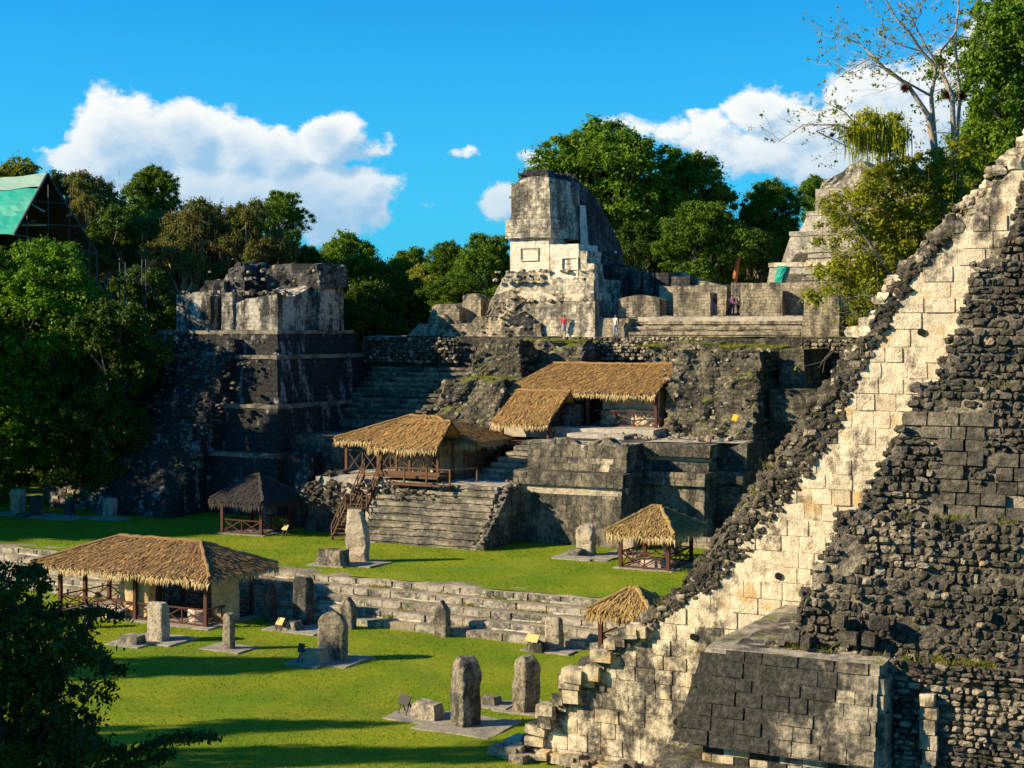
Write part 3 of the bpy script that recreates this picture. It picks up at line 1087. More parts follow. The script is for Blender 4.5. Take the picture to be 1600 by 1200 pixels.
# ------------------------------------------------------------------ the central platform with its stair
T = Thing('temple_platform', 'dark stepped stone platform with a broad ruined stair, carrying the thatched shelters', 'platform', (-46, 95, 2))
m = M()
m.rbox(-46.9, -39.2, 90.45, 108, 1.8, 5.85, f=.35, res=.8, rough=.05, seed=1)
m.rbox(-46.9, -34.7, 93.45, 108.5, 1.8, 5.9, f=.35, res=.9, rough=.05, seed=1)
m.rbox(-46.5, -33.0, 95.5, 109, 1.8, 5.95, f=.35, res=.9, rough=.05, seed=1)
m.build('lower_tier', S_t33f, T)
m = M()
m.rbox(-47.0, -39.05, 90.45, 107.9, 5.8, 6.7, f=.1, res=.7, rough=.05, seed=2)
m.rbox(-46.6, -34.55, 93.5, 108.3, 5.83, 6.72, f=.1, res=.7, rough=.05, seed=2)
m.rbox(-46.4, -32.85, 95.6, 108.8, 5.86, 6.74, f=.1, res=.7, rough=.05, seed=2)
m.build('apron_moulding', S_t33f, T)
m = M()
m.rbox(-46.6, -39.3, 91.7, 107.8, 6.65, 8.45, f=.3, res=.7, rough=.07, seed=3)
m.rbox(-46.3, -34.8, 94.5, 108.2, 6.65, 7.35, f=.1, res=.9, rough=.05, seed=3)
m.rbox(-46.3, -34.9, 94.7, 108.2, 7.3, 7.7, res=.9, rough=.04, seed=3)
m.rbox(-46.3, -34.5, 94.3, 108.1, 7.65, 8.5, res=.9, rough=.05, seed=3)
m.rbox(-46.2, -32.9, 96.4, 108.6, 6.65, 8.52, f=.2, res=.9, rough=.06, seed=3)
m.build('upper_tier', S_t33f, T)
m = M()
m.patch((-46.4, 92.1, 8.47), (-39.4, 92.1, 8.47), (-39.4, 107.7, 8.5), (-46.4, 107.7, 8.5), 14, 30)
m.patch((-39.4, 94.6, 8.54), (-33.2, 96.6, 8.54), (-33.2, 108, 8.54), (-39.4, 107.7, 8.54), 10, 20)
m.rbox(-52.8, -40.2, 98.3, 108, 8.3, 9.05, res=.7, rough=.08, seed=5)
m.rbox(-45.8, -41.5, 96.2, 98.6, 8.4, 8.8, res=.5, rough=.08, seed=5)
m.build('upper_floor', S_floor, T, rough=.05, scale=.9)
# recessed second face: pilasters
items = []
mt = [(S_t33, .97), (S_rubp, .03)]
items += wall_of((-46.7, 90.38, 2.0), (1, 0, 0), 7.5, (0, .32, 3.3), 3.3, .44, .72, .22, mt, 90, jit=.008, tilt=.006, gap=.003, vary=.45)
items += wall_of((-46.95, 90.40, 5.82), (1, 0, 0), 7.9, (0, .1, .9), .88, .44, .8, .22, [(S_t33, 1.)], 91, jit=.008, tilt=.006, gap=.003, vary=.45)
items += wall_of((-46.5, 91.62, 6.7), (1, 0, 0), 7.2, (0, .3, 1.75), 1.75, .44, .8, .22, [(S_t33, .92), (S_stain, .08)], 92, jit=.008, tilt=.006, gap=.003, vary=.45)
items += wall_of((-39.1, 93.40, 2.0), (1, 0, 0), 4.4, (0, .35, 3.8), 3.8, .46, .7, .22, mt, 93, jit=.008, tilt=.006, gap=.003, vary=.45)
items += wall_of((-39.0, 93.42, 5.85), (1, 0, 0), 4.4, (0, .1, .9), .88, .44, .8, .22, mt, 94, jit=.008, tilt=.006, gap=.003, vary=.45)
items += wall_of((-39.2, 94.24, 7.68), (1, 0, 0), 4.7, (0, 0, 1), .82, .4, .8, .22, mt, 95, jit=.008, tilt=.006, gap=.003, vary=.45)
items += wall_of((-34.6, 95.45, 2.0), (1, 0, 0), 1.6, (0, .35, 3.8), 3.8, .46, .7, .22, mt, 96, jit=.008, tilt=.006, gap=.003, vary=.45)
items += wall_of((-36.4, 93.0, 1.95), (1, 0, 0), 3.3, (0, .05, 1), .8, .38, .9, .5, [(S_rubp, .8), (S_t33, .2)], 97, jit=.03, tilt=.02)
for (q, ln, B_, LB_) in (((-46.7, 90.38, 2.0), 7.45, (0, .32, 3.3), 3.3), ((-46.95, 90.40, 5.82), 7.85, (0, .1, .9), .88), ((-46.5, 91.62, 6.7), 7.15, (0, .3, 1.75), 1.75), ((-39.1, 93.40, 2.0), 4.35, (0, .35, 3.8), 3.8), ((-39.2, 94.24, 7.68), 4.65, (0, 0, 1), .82)):
    mortar(T, q, (1, 0, 0), ln, B_, LB_, .084, S_t33)
pieces(T, 'masonry_block', items, BLOCKS)
m = M()
m.rbox(-46.8, -39.22, 90.56, 91.6, 5.25, 5.84, res=.3, rough=.07, seed=4)
m.rbox(-39.2, -34.8, 94.63, 95, 7.32, 7.68, res=.4, rough=.03, seed=4)
m.build('pale_band', S_band, T)
m = M()
m.rbox(-46.4, -39.5, 91.9, 93.0, 8.3, 8.85, res=.25, rough=.28, scale=1.6, seed=8, top=lambda u, v: 8.62 + .22 * np.sin(u * 2.1))
m.build('broken_coping', S_step, T)

# stair: lower flight, landing, upper flight
for i in range(9):
    m = M()
    m.tread(-55.9 + .25 * math.sin(i), -46.7 - (.06 * i), 85.3 + i * .41, 89.6, 1.98 + i * .41, 2.0 + (i + 1) * .41, nose=.09, res=.35, rough=.10, scale=1.1, seed=6)
    m.build('step', S_step, T)
m = M()
m.rbox(-62.2, -47.0, 88.95, 98.5, 1.8, 5.72, l=.4, f=.1, res=.6, rough=.16, scale=.9, seed=7)
m.build('landing', S_floor, T)
m = M()
m.rbox(-62.6, -57.9, 88.2, 91.5, 1.8, 6.0, l=1.2, f=.9, r=.3, res=.2, rough=.45, scale=1.8, seed=9, top=lambda u, v: 5.6 + .5 * np.sin(u * 1.3))
m.rbox(-56.0, -52.6, 87.6, 89.8, 4.2, 5.6, f=.9, l=.3, r=.8, res=.2, rough=.45, scale=2.2, seed=10)
m.build('broken_landing_edge', S_rub, T)
for i in range(7):
    m = M()
    m.tread(-51.0 + i * .42, -46.75, 92.4 + i * .36, 96.5, 5.7 + i * .37, 5.72 + (i + 1) * .37, nose=.09, res=.35, rough=.10, scale=1.1, seed=8)
    m.build('step', S_step, T)
# flank of the stair: a ragged thin wall of rubble along its right side
m = M()
m.rbox(-46.95, -46.45, 85.3, 93, 1.8, 8.2, res=.4, rough=.16, scale=1.1, seed=11, top=lambda u, v: np.interp(v, [85.2, 88.9, 90.5, 92.4, 95], [2.25, 5.5, 5.7, 6.0, 8.0]))
m.build('stair_flank', S_t33f, T)
rub = []
rs = np.random.RandomState(8)
for i in range(150):
    v = rs.uniform(85.3, 95)
    z = np.interp(v, [85.2, 88.9, 92.4, 95], [2.3, 5.7, 6.0, 8.3])
    s = rs.uniform(.14, .36)
    rub.append((rot_small(rs, .4) @ np.diag([s * 1.2, s, s * .7]), np.array([-46.8 + rs.normal() * .22, v, z + rs.uniform(-.3, .08)]), S_step if rs.rand() < .6 else S_rub))
for i in range(420):
    s = rs.uniform(.10, .30)
    u = rs.uniform(-62.5, -50.5)
    rub.append((rot_small(rs, .5) @ np.diag([s * 1.2, s, s * .7]), np.array([u, rs.uniform(87.6, 89.6), (5.0 if u < -57.5 else 5.3) + rs.uniform(-1.2, .45)]), S_rub if rs.rand() < .93 else S_rubp))
for i in range(170):
    s = rs.uniform(.12, .42)
    rub.append((rot_small(rs, .5) @ np.diag([s * 1.2, s, s * .7]), np.array([rs.uniform(-46, -34.5), rs.uniform(96, 104), 8.6 + s * .2]), S_rubp if rs.rand() < .5 else S_step))
pieces(T, 'rubble_stone', rub, STONES, maxn=200)

# ------------------------------------------------------------------ rubble cores left and right of the upper shelter
def mound(name, label, boxes, seed, n, mats, p0, size=(.13, .42), moss=True):
    T = Thing(name, label, 'ruin', p0)
    m = M()
    for (u0, u1, v0, v1, z0, z1, l, r, f, top) in boxes:
        m.rbox(u0, u1, v0, v1, z0, z1, l=l, r=r, f=f, res=.3, rough=.6, scale=.9, seed=seed, top=top)
    m.build('core', S_ter, T)
    rs = np.random.RandomState(seed)
    items = []
    tot = sum((b[1] - b[0]) * (b[5] - b[4]) for b in boxes)
    for (u0, u1, v0, v1, z0, z1, l, r, f, top) in boxes:
        k = int(n * (u1 - u0) * (z1 - z0) / tot)
        for i in range(k):
            t = rs.rand()
            a = rs.rand()
            side = rs.rand()
            u = (u0 + l * t) * (1 - a) + (u1 - r * t) * a
            v = v0 + f * t
            if side < .12:
                u, v = u0 + l * t, v0 + (v1 - v0) * .5 * rs.rand()
            elif side < .3:
                u, v = u1 - r * t, v0 + (v1 - v0) * .9 * rs.rand()
            z = z0 + (z1 - z0) * t
            if top is not None:
                z = z0 + (z - z0) * (float(top(np.array([u]), np.array([v]))[0]) - z0) / (z1 - z0)
            dsp = jog(np.array([[u, v, z]]), .6, .9, seed)[0]
            s = rs.uniform(*size) ** 1.0
            dsp = dsp + np.array([0, .38 * s, -.1 * s])
            items.append((rot_small(rs, .3) @ np.diag([s * rs.uniform(.9, 1.6), s, s * rs.uniform(.6, .9)]), dsp, mats[0] if rs.rand() < (.88 if fbm(np.array([dsp]) * .5, 3)[0] < .1 else .6) else mats[1]))
    pieces(T, 'rubble_stone', items, STONES)
    return T


def arch(lo, hi, c, wd):
    return lambda u, v: lo + (hi - lo) * np.exp(-((u - c) / wd) ** 2)


mound('rubble_core', 'mossy mound of loose dark rubble rising left of the upper thatched shelter', [
    (-60.6, -52.6, 98.6, 106, 5.6, 12.2, 2.6, 0, 1.0, lambda u, v: np.interp(u, [-60.6, -58, -55.5, -49], [11.0, 12.0, 12.3, 12.2])),
    (-58.6, -53.2, 103.2, 106.5, 11.6, 15.2, 1.6, .3, .9, lambda u, v: np.interp(u, [-58.6, -56.5, -54, -49], [13.8, 14.9, 15.0, 14.9])),
    (-57.6, -49.5, 106.4, 110.2, 11.6, 15.2, 1.0, 0, .5, lambda u, v: np.interp(u, [-58.6, -56.5, -54, -49], [13.8, 14.9, 15.0, 14.9]))], 31, 1300, (S_rub, S_rubp), (-55, 102, 6))
mound('rubble_core', 'tall broken mass of dark rubble standing right of the upper thatched shelter', [
    (-40.6, -33.3, 100.4, 110, 8.4, 14.7, .6, .5, 1.6, lambda u, v: np.interp(u, [-40.6, -38, -33], [14.9, 14.8, 14.5])),
    (-43.6, -39.6, 104.6, 110, 8.4, 15.0, .2, .2, .8, None),
    (-36.3, -33.0, 98.9, 103, 8.4, 10.5, .8, .4, .9, lambda u, v: np.interp(u, [-36.5, -34.5, -33], [9.2, 10.3, 10.2]))], 35, 1400, (S_rub, S_rubp), (-38, 103, 8))
P = []
for (u0, u1, v0, v1, z) in ((-57.5, -53.4, 101.5, 103.2, 12.3), (-57, -50, 107, 110, 15.05), (-43.5, -34, 102.6, 109.5, 14.75)):
    n = int((u1 - u0) * (v1 - v0) * 70)
    q = np.stack([rs.uniform(u0, u1, n), rs.uniform(v0, v1, n), np.full(n, z)], -1)
    q[:, 2] += fbm(q * .7, 2) * .2
    P.append(q[fbm(q * .5, 5) > -.25])
blades('mound_grass', BLADEY, np.concatenate(P), .16, .08, .7, 12)

# ------------------------------------------------------------------ the high terrace behind
ZT = 15.4
T = Thing('acropolis_terrace', 'long high terrace wall with mossy broken facing, behind the thatched shelters', 'terrace', (-40, 112, 2))
m = M()
m.rbox(-72, 12, 110, 210, 1.5, ZT, f=.9, res=1.2, rough=.22, scale=.6, seed=2)
m.build('terrace_wall', S_ter, T)
m = M()
m.patch((-72, 110.9, ZT + .03), (12, 110.9, ZT + .03), (12, 160, ZT + .03), (-72, 160, ZT + .03), 60, 30)
m.build('terrace_floor', S_floor, T, rough=.10, scale=.5)
# buttress and stepped wall at the right, over the dark court
m = M()
m.rbox(-33.1, -30.4, 103.4, 110.8, 1.8, 14.6, f=.8, r=1.0, res=.9, rough=.12, seed=3)
m.rbox(-33.2, -29.6, 101.8, 110.5, 1.8, 11.9, f=.6, r=.3, res=.9, rough=.12, seed=3)
m.rbox(-29.7, 4, 107.6, 110.6, 1.8, 11.6, f=.5, res=1.0, rough=.15, seed=4)
m.build('buttress', S_ter, T)
for i in range(11):
    m = M()
    m.tread(-70.5, -58.2, 104.0 + i * .56, 110.6, (7.6 if i == 0 else 8.33 + i * .41), 8.35 + (i + 1) * .41, res=.7, rough=.07, scale=.8, seed=5)
    m.build('step', S_t33, T)  # darker stone picked to deepen the shade over these steps
m = M()
m.rbox(-71, -57.8, 96.4, 110.6, 1.8, 7.9, f=.6, res=1.0, rough=.2, seed=6)
m.build('lower_court', S_t33f, T)
# rubble facing where the sun reaches it
items = []
items += wall_of((-71.3, 109.98, 13.2), (1, 0, 0), 9, (0, .2, 2.2), 2.1, .26, .36, .4, [(S_rub, .75), (S_rubp, .25)], 101, jit=.14, tilt=.3, vary=.5, cvary=.3, N=(0, -1, .2))
items += wall_of((-53, 110.2, 13.6), (1, 0, 0), 12, (0, .15, 1.8), 1.8, .26, .36, .4, [(S_rubp, .72), (S_rub, .28)], 102, jit=.12, tilt=.25, vary=.5, cvary=.3, N=(0, -1, .2))
items += wall_of((-33.5, 110.1, 12.4), (1, 0, 0), 14, (0, .3, 2.9), 2.9, .28, .4, .4, [(S_rub, .85), (S_rubp, .15)], 103, jit=.10, tilt=.2, vary=.5, cvary=.3, N=(0, -1, .2))
pieces(T, 'rubble_stone', items, STONES)
P = np.stack([rs.uniform(-60, -20, 2500), rs.uniform(110.8, 112.6, 2500), np.full(2500, ZT + .02)], -1)
P = P[(fbm(P * .4, 3) > -.05) & (P[:, 0] > -45)]
blades('terrace_grass', BLADEY, P, .15, .08, .7, 14)


# ------------------------------------------------------------------ ruined temple on its black terraced pyramid (left)
T = Thing('terraced_temple', 'blackened terraced pyramid with a broken roofless temple on top, standing in shade at left', 'temple', (-78, 104, 2))
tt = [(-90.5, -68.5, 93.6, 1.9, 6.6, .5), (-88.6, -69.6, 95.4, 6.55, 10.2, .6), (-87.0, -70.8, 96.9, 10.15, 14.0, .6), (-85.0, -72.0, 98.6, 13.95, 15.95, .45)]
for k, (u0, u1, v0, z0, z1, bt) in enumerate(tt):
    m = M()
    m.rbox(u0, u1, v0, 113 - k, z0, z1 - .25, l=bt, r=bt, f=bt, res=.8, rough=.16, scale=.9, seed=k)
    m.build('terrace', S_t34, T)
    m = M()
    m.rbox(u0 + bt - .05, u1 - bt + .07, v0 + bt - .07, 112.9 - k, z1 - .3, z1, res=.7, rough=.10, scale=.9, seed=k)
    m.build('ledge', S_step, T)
m = M()
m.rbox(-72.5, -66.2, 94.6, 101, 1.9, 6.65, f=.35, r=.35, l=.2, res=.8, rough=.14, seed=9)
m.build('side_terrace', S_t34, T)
# overgrown ruined stair on the front
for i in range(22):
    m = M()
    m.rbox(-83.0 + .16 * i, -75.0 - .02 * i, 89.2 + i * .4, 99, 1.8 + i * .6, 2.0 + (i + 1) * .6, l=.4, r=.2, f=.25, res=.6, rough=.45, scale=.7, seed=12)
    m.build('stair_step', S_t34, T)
# temple walls
m = M()
m.rbox(-83.1, -79.6, 99.7, 101.0, 15.9, 19.0, res=.4, rough=.10, seed=1, top=lambda u, v: 18.9 + .2 * np.sin(u * 2))
m.build('wall', S_t34w, T)
m = M()
m.rbox(-79.5, -78.3, 100.6, 101.8, 15.9, 18.6, res=.4, rough=.08, seed=2)
m.build('doorway_back', S_towb, T)
m = M()
m.rbox(-78.4, -77.3, 99.6, 101.0, 15.9, 19.0, res=.4, rough=.10, seed=3)
m.rbox(-77.2, -72.95, 99.8, 102.2, 15.9, 18.8, res=.4, rough=.08, seed=3, top=lambda u, v: np.interp(u, [-77.2, -76, -73], [18.1, 18.5, 18.75]))
m.build('wall', S_t34w, T)
m = M()
m.rbox(-76.0, -72.9, 102.1, 104.6, 15.9, 20.2, res=.4, rough=.08, seed=4, top=lambda u, v: np.interp(v, [102, 104.6], [18.7, 19.7]))
m.build('wall', S_t34w, T)
m = M()
m.rbox(-76.5, -72.3, 104.5, 108.2, 15.9, 19.4, res=.5, rough=.05, seed=5)
m.build('wall', S_t34w, T)
m = M()
m.rbox(-76.9, -72.0, 104.3, 108.5, 19.35, 21.4, l=.3, r=.3, res=.45, rough=.25, seed=6)
m.rbox(-80, -76.5, 106.0, 108.5, 18, 21.3, res=.5, rough=.3, seed=6)
m.build('upper_wall', S_towb, T)
m = M()
m.rbox(-81.6, -78.4, 102.4, 106, 17.5, 21.6, l=.8, r=.2, f=.4, res=.4, rough=.55, seed=7, top=lambda u, v: np.interp(u, [-81.6, -80.4, -79.4, -78.4], [19.6, 20.9, 21.7, 21.2]))
m.rbox(-83.2, -80, 101.4, 105, 16, 20.2, l=.9, f=.4, res=.4, rough=.45, seed=8, top=lambda u, v: np.interp(u, [-83.2, -81.6, -80], [18.6, 20.1, 20.0]))
m.rbox(-78.6, -76.4, 105, 107.5, 16, 21, res=.4, rough=.35, seed=8)
m.build('vault_rubble', S_towb, T)
for (u, v, w_, z0, z1) in ((-80.2, 102.15, 1.5, 18.4, 20.6), (-77.6, 104.75, 1.5, 18.6, 20.9)):      # plastered half vaults
    m = M()
    m.patch((u - w_ / 2, v, z0), (u + w_ / 2, v, z0), (u + w_ / 5, v + .7, z1), (u - w_ / 5, v + .7, z1), 5, 6)
    m.build('vault_plaster', S_t34w, T, rough=.12, scale=1.2)
for (v0, v1, z0, z1, u) in ((102.8, 103.9, 17.2, 18.2, -72.86), (105.6, 107.0, 17.1, 18.2, -72.27)):
    m = M()
    for (a, b, c, e) in ((v0, v1, z1, z1 + .1), (v0, v1, z0 - .1, z0), (v0 - .1, v0, z0 - .1, z1 + .1), (v1, v1 + .1, z0 - .1, z1 + .1)):
        m.rbox(u - .1, u + .06, a, b, c, e, res=2, bottom=True)
    m.build('panel_frame', S_stain, T)
items = []
rs = np.random.RandomState(12)
for i in range(340):
    a = rs.rand()
    kind = rs.randint(4)
    if kind == 0:
        c = np.array([rs.uniform(-83, -72.5), rs.uniform(99.8, 101), 18.9 + rs.normal() * .15])
    elif kind == 1:
        c = np.array([rs.uniform(-82, -76.5), rs.uniform(102, 106), rs.uniform(18.5, 21)])
    elif kind == 2:
        c = np.array([rs.uniform(-77, -72), rs.uniform(104.3, 105.2), rs.uniform(19.4, 21.4)])
    else:
        c = np.array([-72.3 + rs.normal() * .15, rs.uniform(104.5, 108.4), rs.uniform(19.5, 21.4)])
    s = rs.uniform(.18, .45)
    items.append((rot_small(rs, .3) @ np.diag([s * 1.3, s, s * .8]), c, S_rub if rs.rand() < .55 else S_rubp))
for i in range(260):
    t = rs.rand()
    s = rs.uniform(.15, .4)
    items.append((rot_small(rs, .4) @ np.diag([s * 1.4, s, s * .7]), np.array([rs.uniform(-83, -75) + 2.5 * t, 89.3 + 8.6 * t, 2.3 + 13 * t + rs.normal() * .15]), S_dark))
pieces(T, 'rubble_stone', items, STONES)

T = Thing('low_platform', 'low ruined stone platform with broken courses behind the shaded stelae at far left', 'platform', (-84, 88, 2))
m = M()
a = at_z(40, 800, 2.0)
b = at_z(170, 803, 2.0)
m.rbox(a[0] - 1, b[0] + 1.2, b[1] + 1.6, b[1] + 8, 1.8, 3.9, f=.25, r=.3, res=.5, rough=.2, seed=3)
m.rbox(a[0] + 1.2, b[0] + .2, b[1] + 3.0, b[1] + 10, 3.8, 5.2, f=.5, r=.6, l=1.0, res=.5, rough=.4, seed=4)
m.build('core', S_ter, T)
items = wall_of((a[0] - 1, b[1] + 1.56, 2.0), (1, 0, 0), b[0] - a[0] + 2.2, (0, .2, 2), 1.9, .3, .6, .35, [(S_plaza, .55), (S_rub, .45)], 111, jit=.05, tilt=.06)
pieces(T, 'masonry_block', items, BLOCKS)

# ------------------------------------------------------------------ tall ruin in the middle, on the terrace
T = Thing('tower_ruin', 'tall broken temple tower with white panelled walls and a dark hollow side, on the terrace', 'ruin', (-54, 114, ZT))
m = M()
m.rbox(-60.8, -50.6, 111.6, 131, ZT - .1, 18.35, l=1.5, r=.1, f=.45, res=.5, rough=.08, seed=1)
m.rbox(-53.6, -50.5, 111.2, 116, ZT - .1, 18.3, l=.2, r=.1, f=.35, res=.5, rough=.08, seed=1)
m.build('base_terrace', S_towd, T)
m = M()
m.rbox(-59.6, -50.75, 112.0, 130, 18.3, 18.95, res=.5, rough=.05, seed=2)
m.rbox(-54.1, -50.65, 111.5, 116, 18.3, 18.9, res=.5, rough=.05, seed=2)
m.build('pale_band', S_white, T)
m = M()
m.rbox(-60.2, -54.4, 112.4, 129, 18.9, 20.75, l=1.0, r=.2, f=.35, res=.5, rough=.09, seed=3)
m.rbox(-54.7, -50.8, 111.7, 118, 18.85, 20.1, l=.2, r=.1, f=.2, res=.5, rough=.08, seed=3)
m.build('second_terrace', S_towd, T)
m = M()
m.rbox(-59.1, -55.5, 113.2, 116, 20.7, 23.6, res=.5, rough=.05, seed=4)
m.build('wall', S_tow, T)
m = M()
m.rbox(-54.9, -52.4, 112.2, 116, 20.0, 22.9, res=.4, rough=.10, seed=5)
m.build('wing_wall', S_tow, T)
m = M()
m.rbox(-52.45, -51.6, 112.23, 115, 20.0, 22.3, res=.3, rough=.12, seed=5)
m.rbox(-51.65, -51.0, 112.21, 114, 20.0, 21.3, res=.3, rough=.12, seed=6)
m.build('wing_wall', S_towd, T)
m = M()
m.rbox(-55.4, -54.9, 114.0, 117, 20.2, 23.2, res=.5, rough=.06, seed=5)
m.build('wall', S_band, T)
for (uc, vv, z0, z1, w_) in ((-57.3, 113.16, 21.75, 22.7, 1.5), (-53.1, 112.12, 20.9, 21.75, 1.35)):
    m = M()
    for (a, b, c, e) in ((uc - w_ / 2, uc + w_ / 2, z1, z1 + .08), (uc - w_ / 2, uc + w_ / 2, z0 - .08, z0), (uc - w_ / 2 - .08, uc - w_ / 2, z0 - .08, z1 + .08), (uc + w_ / 2, uc + w_ / 2 + .08, z0 - .08, z1 + .08)):
        m.rbox(a, b, vv - .06, vv + .2, c, e, res=3, bottom=True)
    m.build('panel_frame', S_tow, T)
m = M()
m.rbox(-59.4, -55.2, 112.9, 119, 23.55, 25.1, res=.45, rough=.12, seed=6, bottom=True)
m.build('cornice', S_towd, T)
m = M()
m.rbox(-59.0, -55.4, 113.2, 119, 25.05, 28.5, l=.05, r=.1, res=.4, rough=.16, seed=7, top=lambda u, v: np.interp(u, [-59, -58, -56.5, -55.4], [28.0, 28.5, 28.7, 28.5]))
m.build('upper_wall', S_towd, T)
m = M()
m.rbox(-59.0, -55.3, 118.6, 130.5, 20.7, 28.9, r=.6, res=.55, rough=.35, scale=.8, seed=8,
       top=lambda u, v: np.interp(v, [113.5, 118, 121, 124, 127, 129.3, 130.5], [28.9, 29.1, 28.4, 27.2, 25.2, 22.8, 21.0]) + .25 * np.sin(u * 3))
m.rbox(-58.8, -55.5, 113.6, 120, 28.2, 29.2, l=.5, r=.6, f=.5, b=.5, res=.4, rough=.35, scale=.9, seed=9)
m.build('vault_mass', S_towb, T)
for (v0, v1, z0, z1) in ((118.2, 119.9, 22.3, 26.6), (125.6, 126.6, 21.2, 23.0)):      # plastered vault half in the hollow side
    m = M()
    m.patch((-54.95, v0, z0), (-54.95, v1, z0), (-55.2, v1 - .3, z1), (-55.2, v0 + .3, z1), 4, 8)
    m.build('vault_plaster', S_tow, T, rough=.10)
m = M()
m.rbox(-55.3, -52.2, 117, 121, 18.6, 22.4, r=.2, res=.45, rough=.35, seed=10)
m.rbox(-52.4, -50.6, 117.2, 120.4, 18.6, 21.3, r=.2, res=.45, rough=.35, seed=11)
m.build('lower_vault_mass', S_towb, T)
m = M()
m.rbox(-50.9, -43.4, 117.5, 127, ZT - .1, 18.9, f=.3, res=.7, rough=.12, seed=11)
m.build('side_terrace', S_towb, T)
for (u0, u1, z1) in ((-50.5, -49.3, 20.9), (-49.1, -48.2, 20.7), (-48.0, -46.9, 20.6), (-46.7, -45.0, 20.3)):
    m = M()
    m.rbox(u0, u1, 117.9, 119.2, 18.8, z1, res=.4, rough=.12, seed=12)
    m.build('side_wall', S_towb, T)
for i in range(2):
    u = -57.9 + i * 1.6
    M().rbox(u, u + .14, 113.1, 113.3, 20.75, 21.0, res=2).build('drain_shade_patch', HOLE_SHADE, T)  # black boxes on the wall, painted for the shade in drain holes
items = []
rs = np.random.RandomState(9)
for i in range(210):
    q = rs.randint(3)
    if q == 0:
        v = rs.uniform(113.4, 130)
        c = np.array([rs.uniform(-58.8, -55.3), v, np.interp(v, [113.5, 118, 121, 124, 127, 129.3, 130.5], [28.9, 29.1, 28.4, 27.2, 25.2, 22.8, 21.0])])
    elif q == 1:
        u = rs.uniform(-55, -50.8)
        c = np.array([u, 117 + rs.uniform(0, 2), 22.4 if u < -52.3 else 21.3])
    else:
        c = np.array([rs.uniform(-60, -50.8), 111.9 + rs.uniform(0, .3), rs.choice([18.35, 20.1, 20.75])])
    s = rs.uniform(.15, .42)
    items.append((rot_small(rs, .3) @ np.diag([s * 1.3, s, s * .8]), c, S_towb if q < 2 else S_towd))
pieces(T, 'rubble_stone', items, STONES, maxn=150)

# low ruin left of the tower
T = Thing('low_ruin', 'low crumbling building stump with small arched wall pieces, left of the white tower', 'ruin', (-64, 113, ZT))


def ub(px, v):
    return at_v(px, v)[0]


m = M()
m.rbox(ub(632, 111.2), ub(848, 111.2), 111.2, 118, ZT - .1, 16.5, l=1.2, r=.4, f=.3, res=.4, rough=.16, seed=1)
m.build('plinth', S_gal, T)
for (p0_, p1_, v0, v1, top, seed) in ((668, 720, 112.2, 115, lambda c: c, 2), (718, 752, 113.6, 115.5, None, 3), (675, 703, 111.9, 113, None, 4), (735, 765, 111.9, 113, None, 5)):
    m = M()
    z1 = {2: 18.2, 3: 19.0, 4: 17.3, 5: 17.2}[seed]
    u0, u1 = ub(p0_, v0), ub(p1_, v0)
    cc = (u0 + u1) / 2
    m.rbox(u0, u1, v0, v1, 16.3, z1, l=.3, r=.1, res=.3, rough=.22, seed=seed, top=lambda u, v, cc=cc, z1=z1, hw=(u1 - u0) / 2: z1 - .5 * ((u - cc) / hw) ** 2)
    m.build('wall', S_gal, T)
m = M()
u0, u1 = ub(755, 111.6), ub(848, 111.6)
m.rbox(u0, u1, 111.6, 117, ZT, 19.0, l=.5, r=.3, f=.3, res=.35, rough=.35, seed=6,
       top=lambda u, v: np.interp((u - u0) / (u1 - u0), [0, .15, .4, .65, .85, 1], [17.6, 18.7, 19.2, 18.6, 17.2, 15.7]))
m.build('arched_wall', S_gal, T)
m = M()
m.rbox(u0 + 1.8, u1 + .3, 111.3, 116, ZT, 18.6, l=.8, r=.2, f=.2, res=.35, rough=.3, seed=7,
       top=lambda u, v: np.interp((u - u0) / (u1 - u0), [.3, .5, .7, .85, 1.05], [16.9, 16.9, 17.6, 16.8, 15.6]))
m.build('arched_wall', S_towb, T)
items = []
for i in range(110):
    a = rs.rand()
    c = np.array([u0 + (u1 - u0) * a, 111.4 + rs.uniform(0, .6), ZT + (float(np.interp(a, [0, .15, .4, .65, .85, 1], [17.6, 18.7, 19.2, 18.6, 17.2, 15.7])) - ZT) * rs.uniform(.1, 1)])
    if i > 60:
        c = np.array([rs.uniform(ub(640, 111.2), ub(840, 111.2)), 111.2 + rs.uniform(-.1, .4), ZT + rs.uniform(.1, 1.1)])
    s = rs.uniform(.1, .28)
    items.append((rot_small(rs, .3) @ np.diag([s * 1.3, s, s * .8]), c, S_gal if rs.rand() < .75 else S_rub))
pieces(T, 'rubble_stone', items, STONES, maxn=120)

# ------------------------------------------------------------------ gallery with square piers and broad steps (right)
T = Thing('pier_gallery', 'roofless gallery of square stone piers above broad steps, right of the white tower', 'ruin', (-38, 116, ZT))
VG = 113.0
for i in range(4):
    m = M()
    m.tread(ub(985 - i * 3, 111.8), ub(1252, 111.8), 111.4 + i * .55, 116, ZT - .02 + i * .42, ZT + (i + 1) * .42, nose=.09, res=.5, rough=.06, scale=.8, seed=3)
    m.build('step', S_gal, T)
m = M()
m.rbox(ub(925, 111.6), ub(982, 111.6), 111.6, 116, ZT - .1, 16.9, l=.35, f=.2, r=.1, res=.5, rough=.07, seed=4)
m.build('stair_block', S_gal, T)
m = M()
m.rbox(ub(1252, 111.5), ub(1312, 111.5), 111.4, 116, ZT - .1, 17.05, l=.05, f=.2, r=.05, res=.5, rough=.06, seed=5)
m.build('stair_block', S_gal, T)
m = M()
m.rbox(-47.5, ub(1312, 112) + .0, 112.9, 124, ZT - .1, 17.0, res=.8, rough=.05, seed=6)
m.build('gallery_floor', S_floor, T)
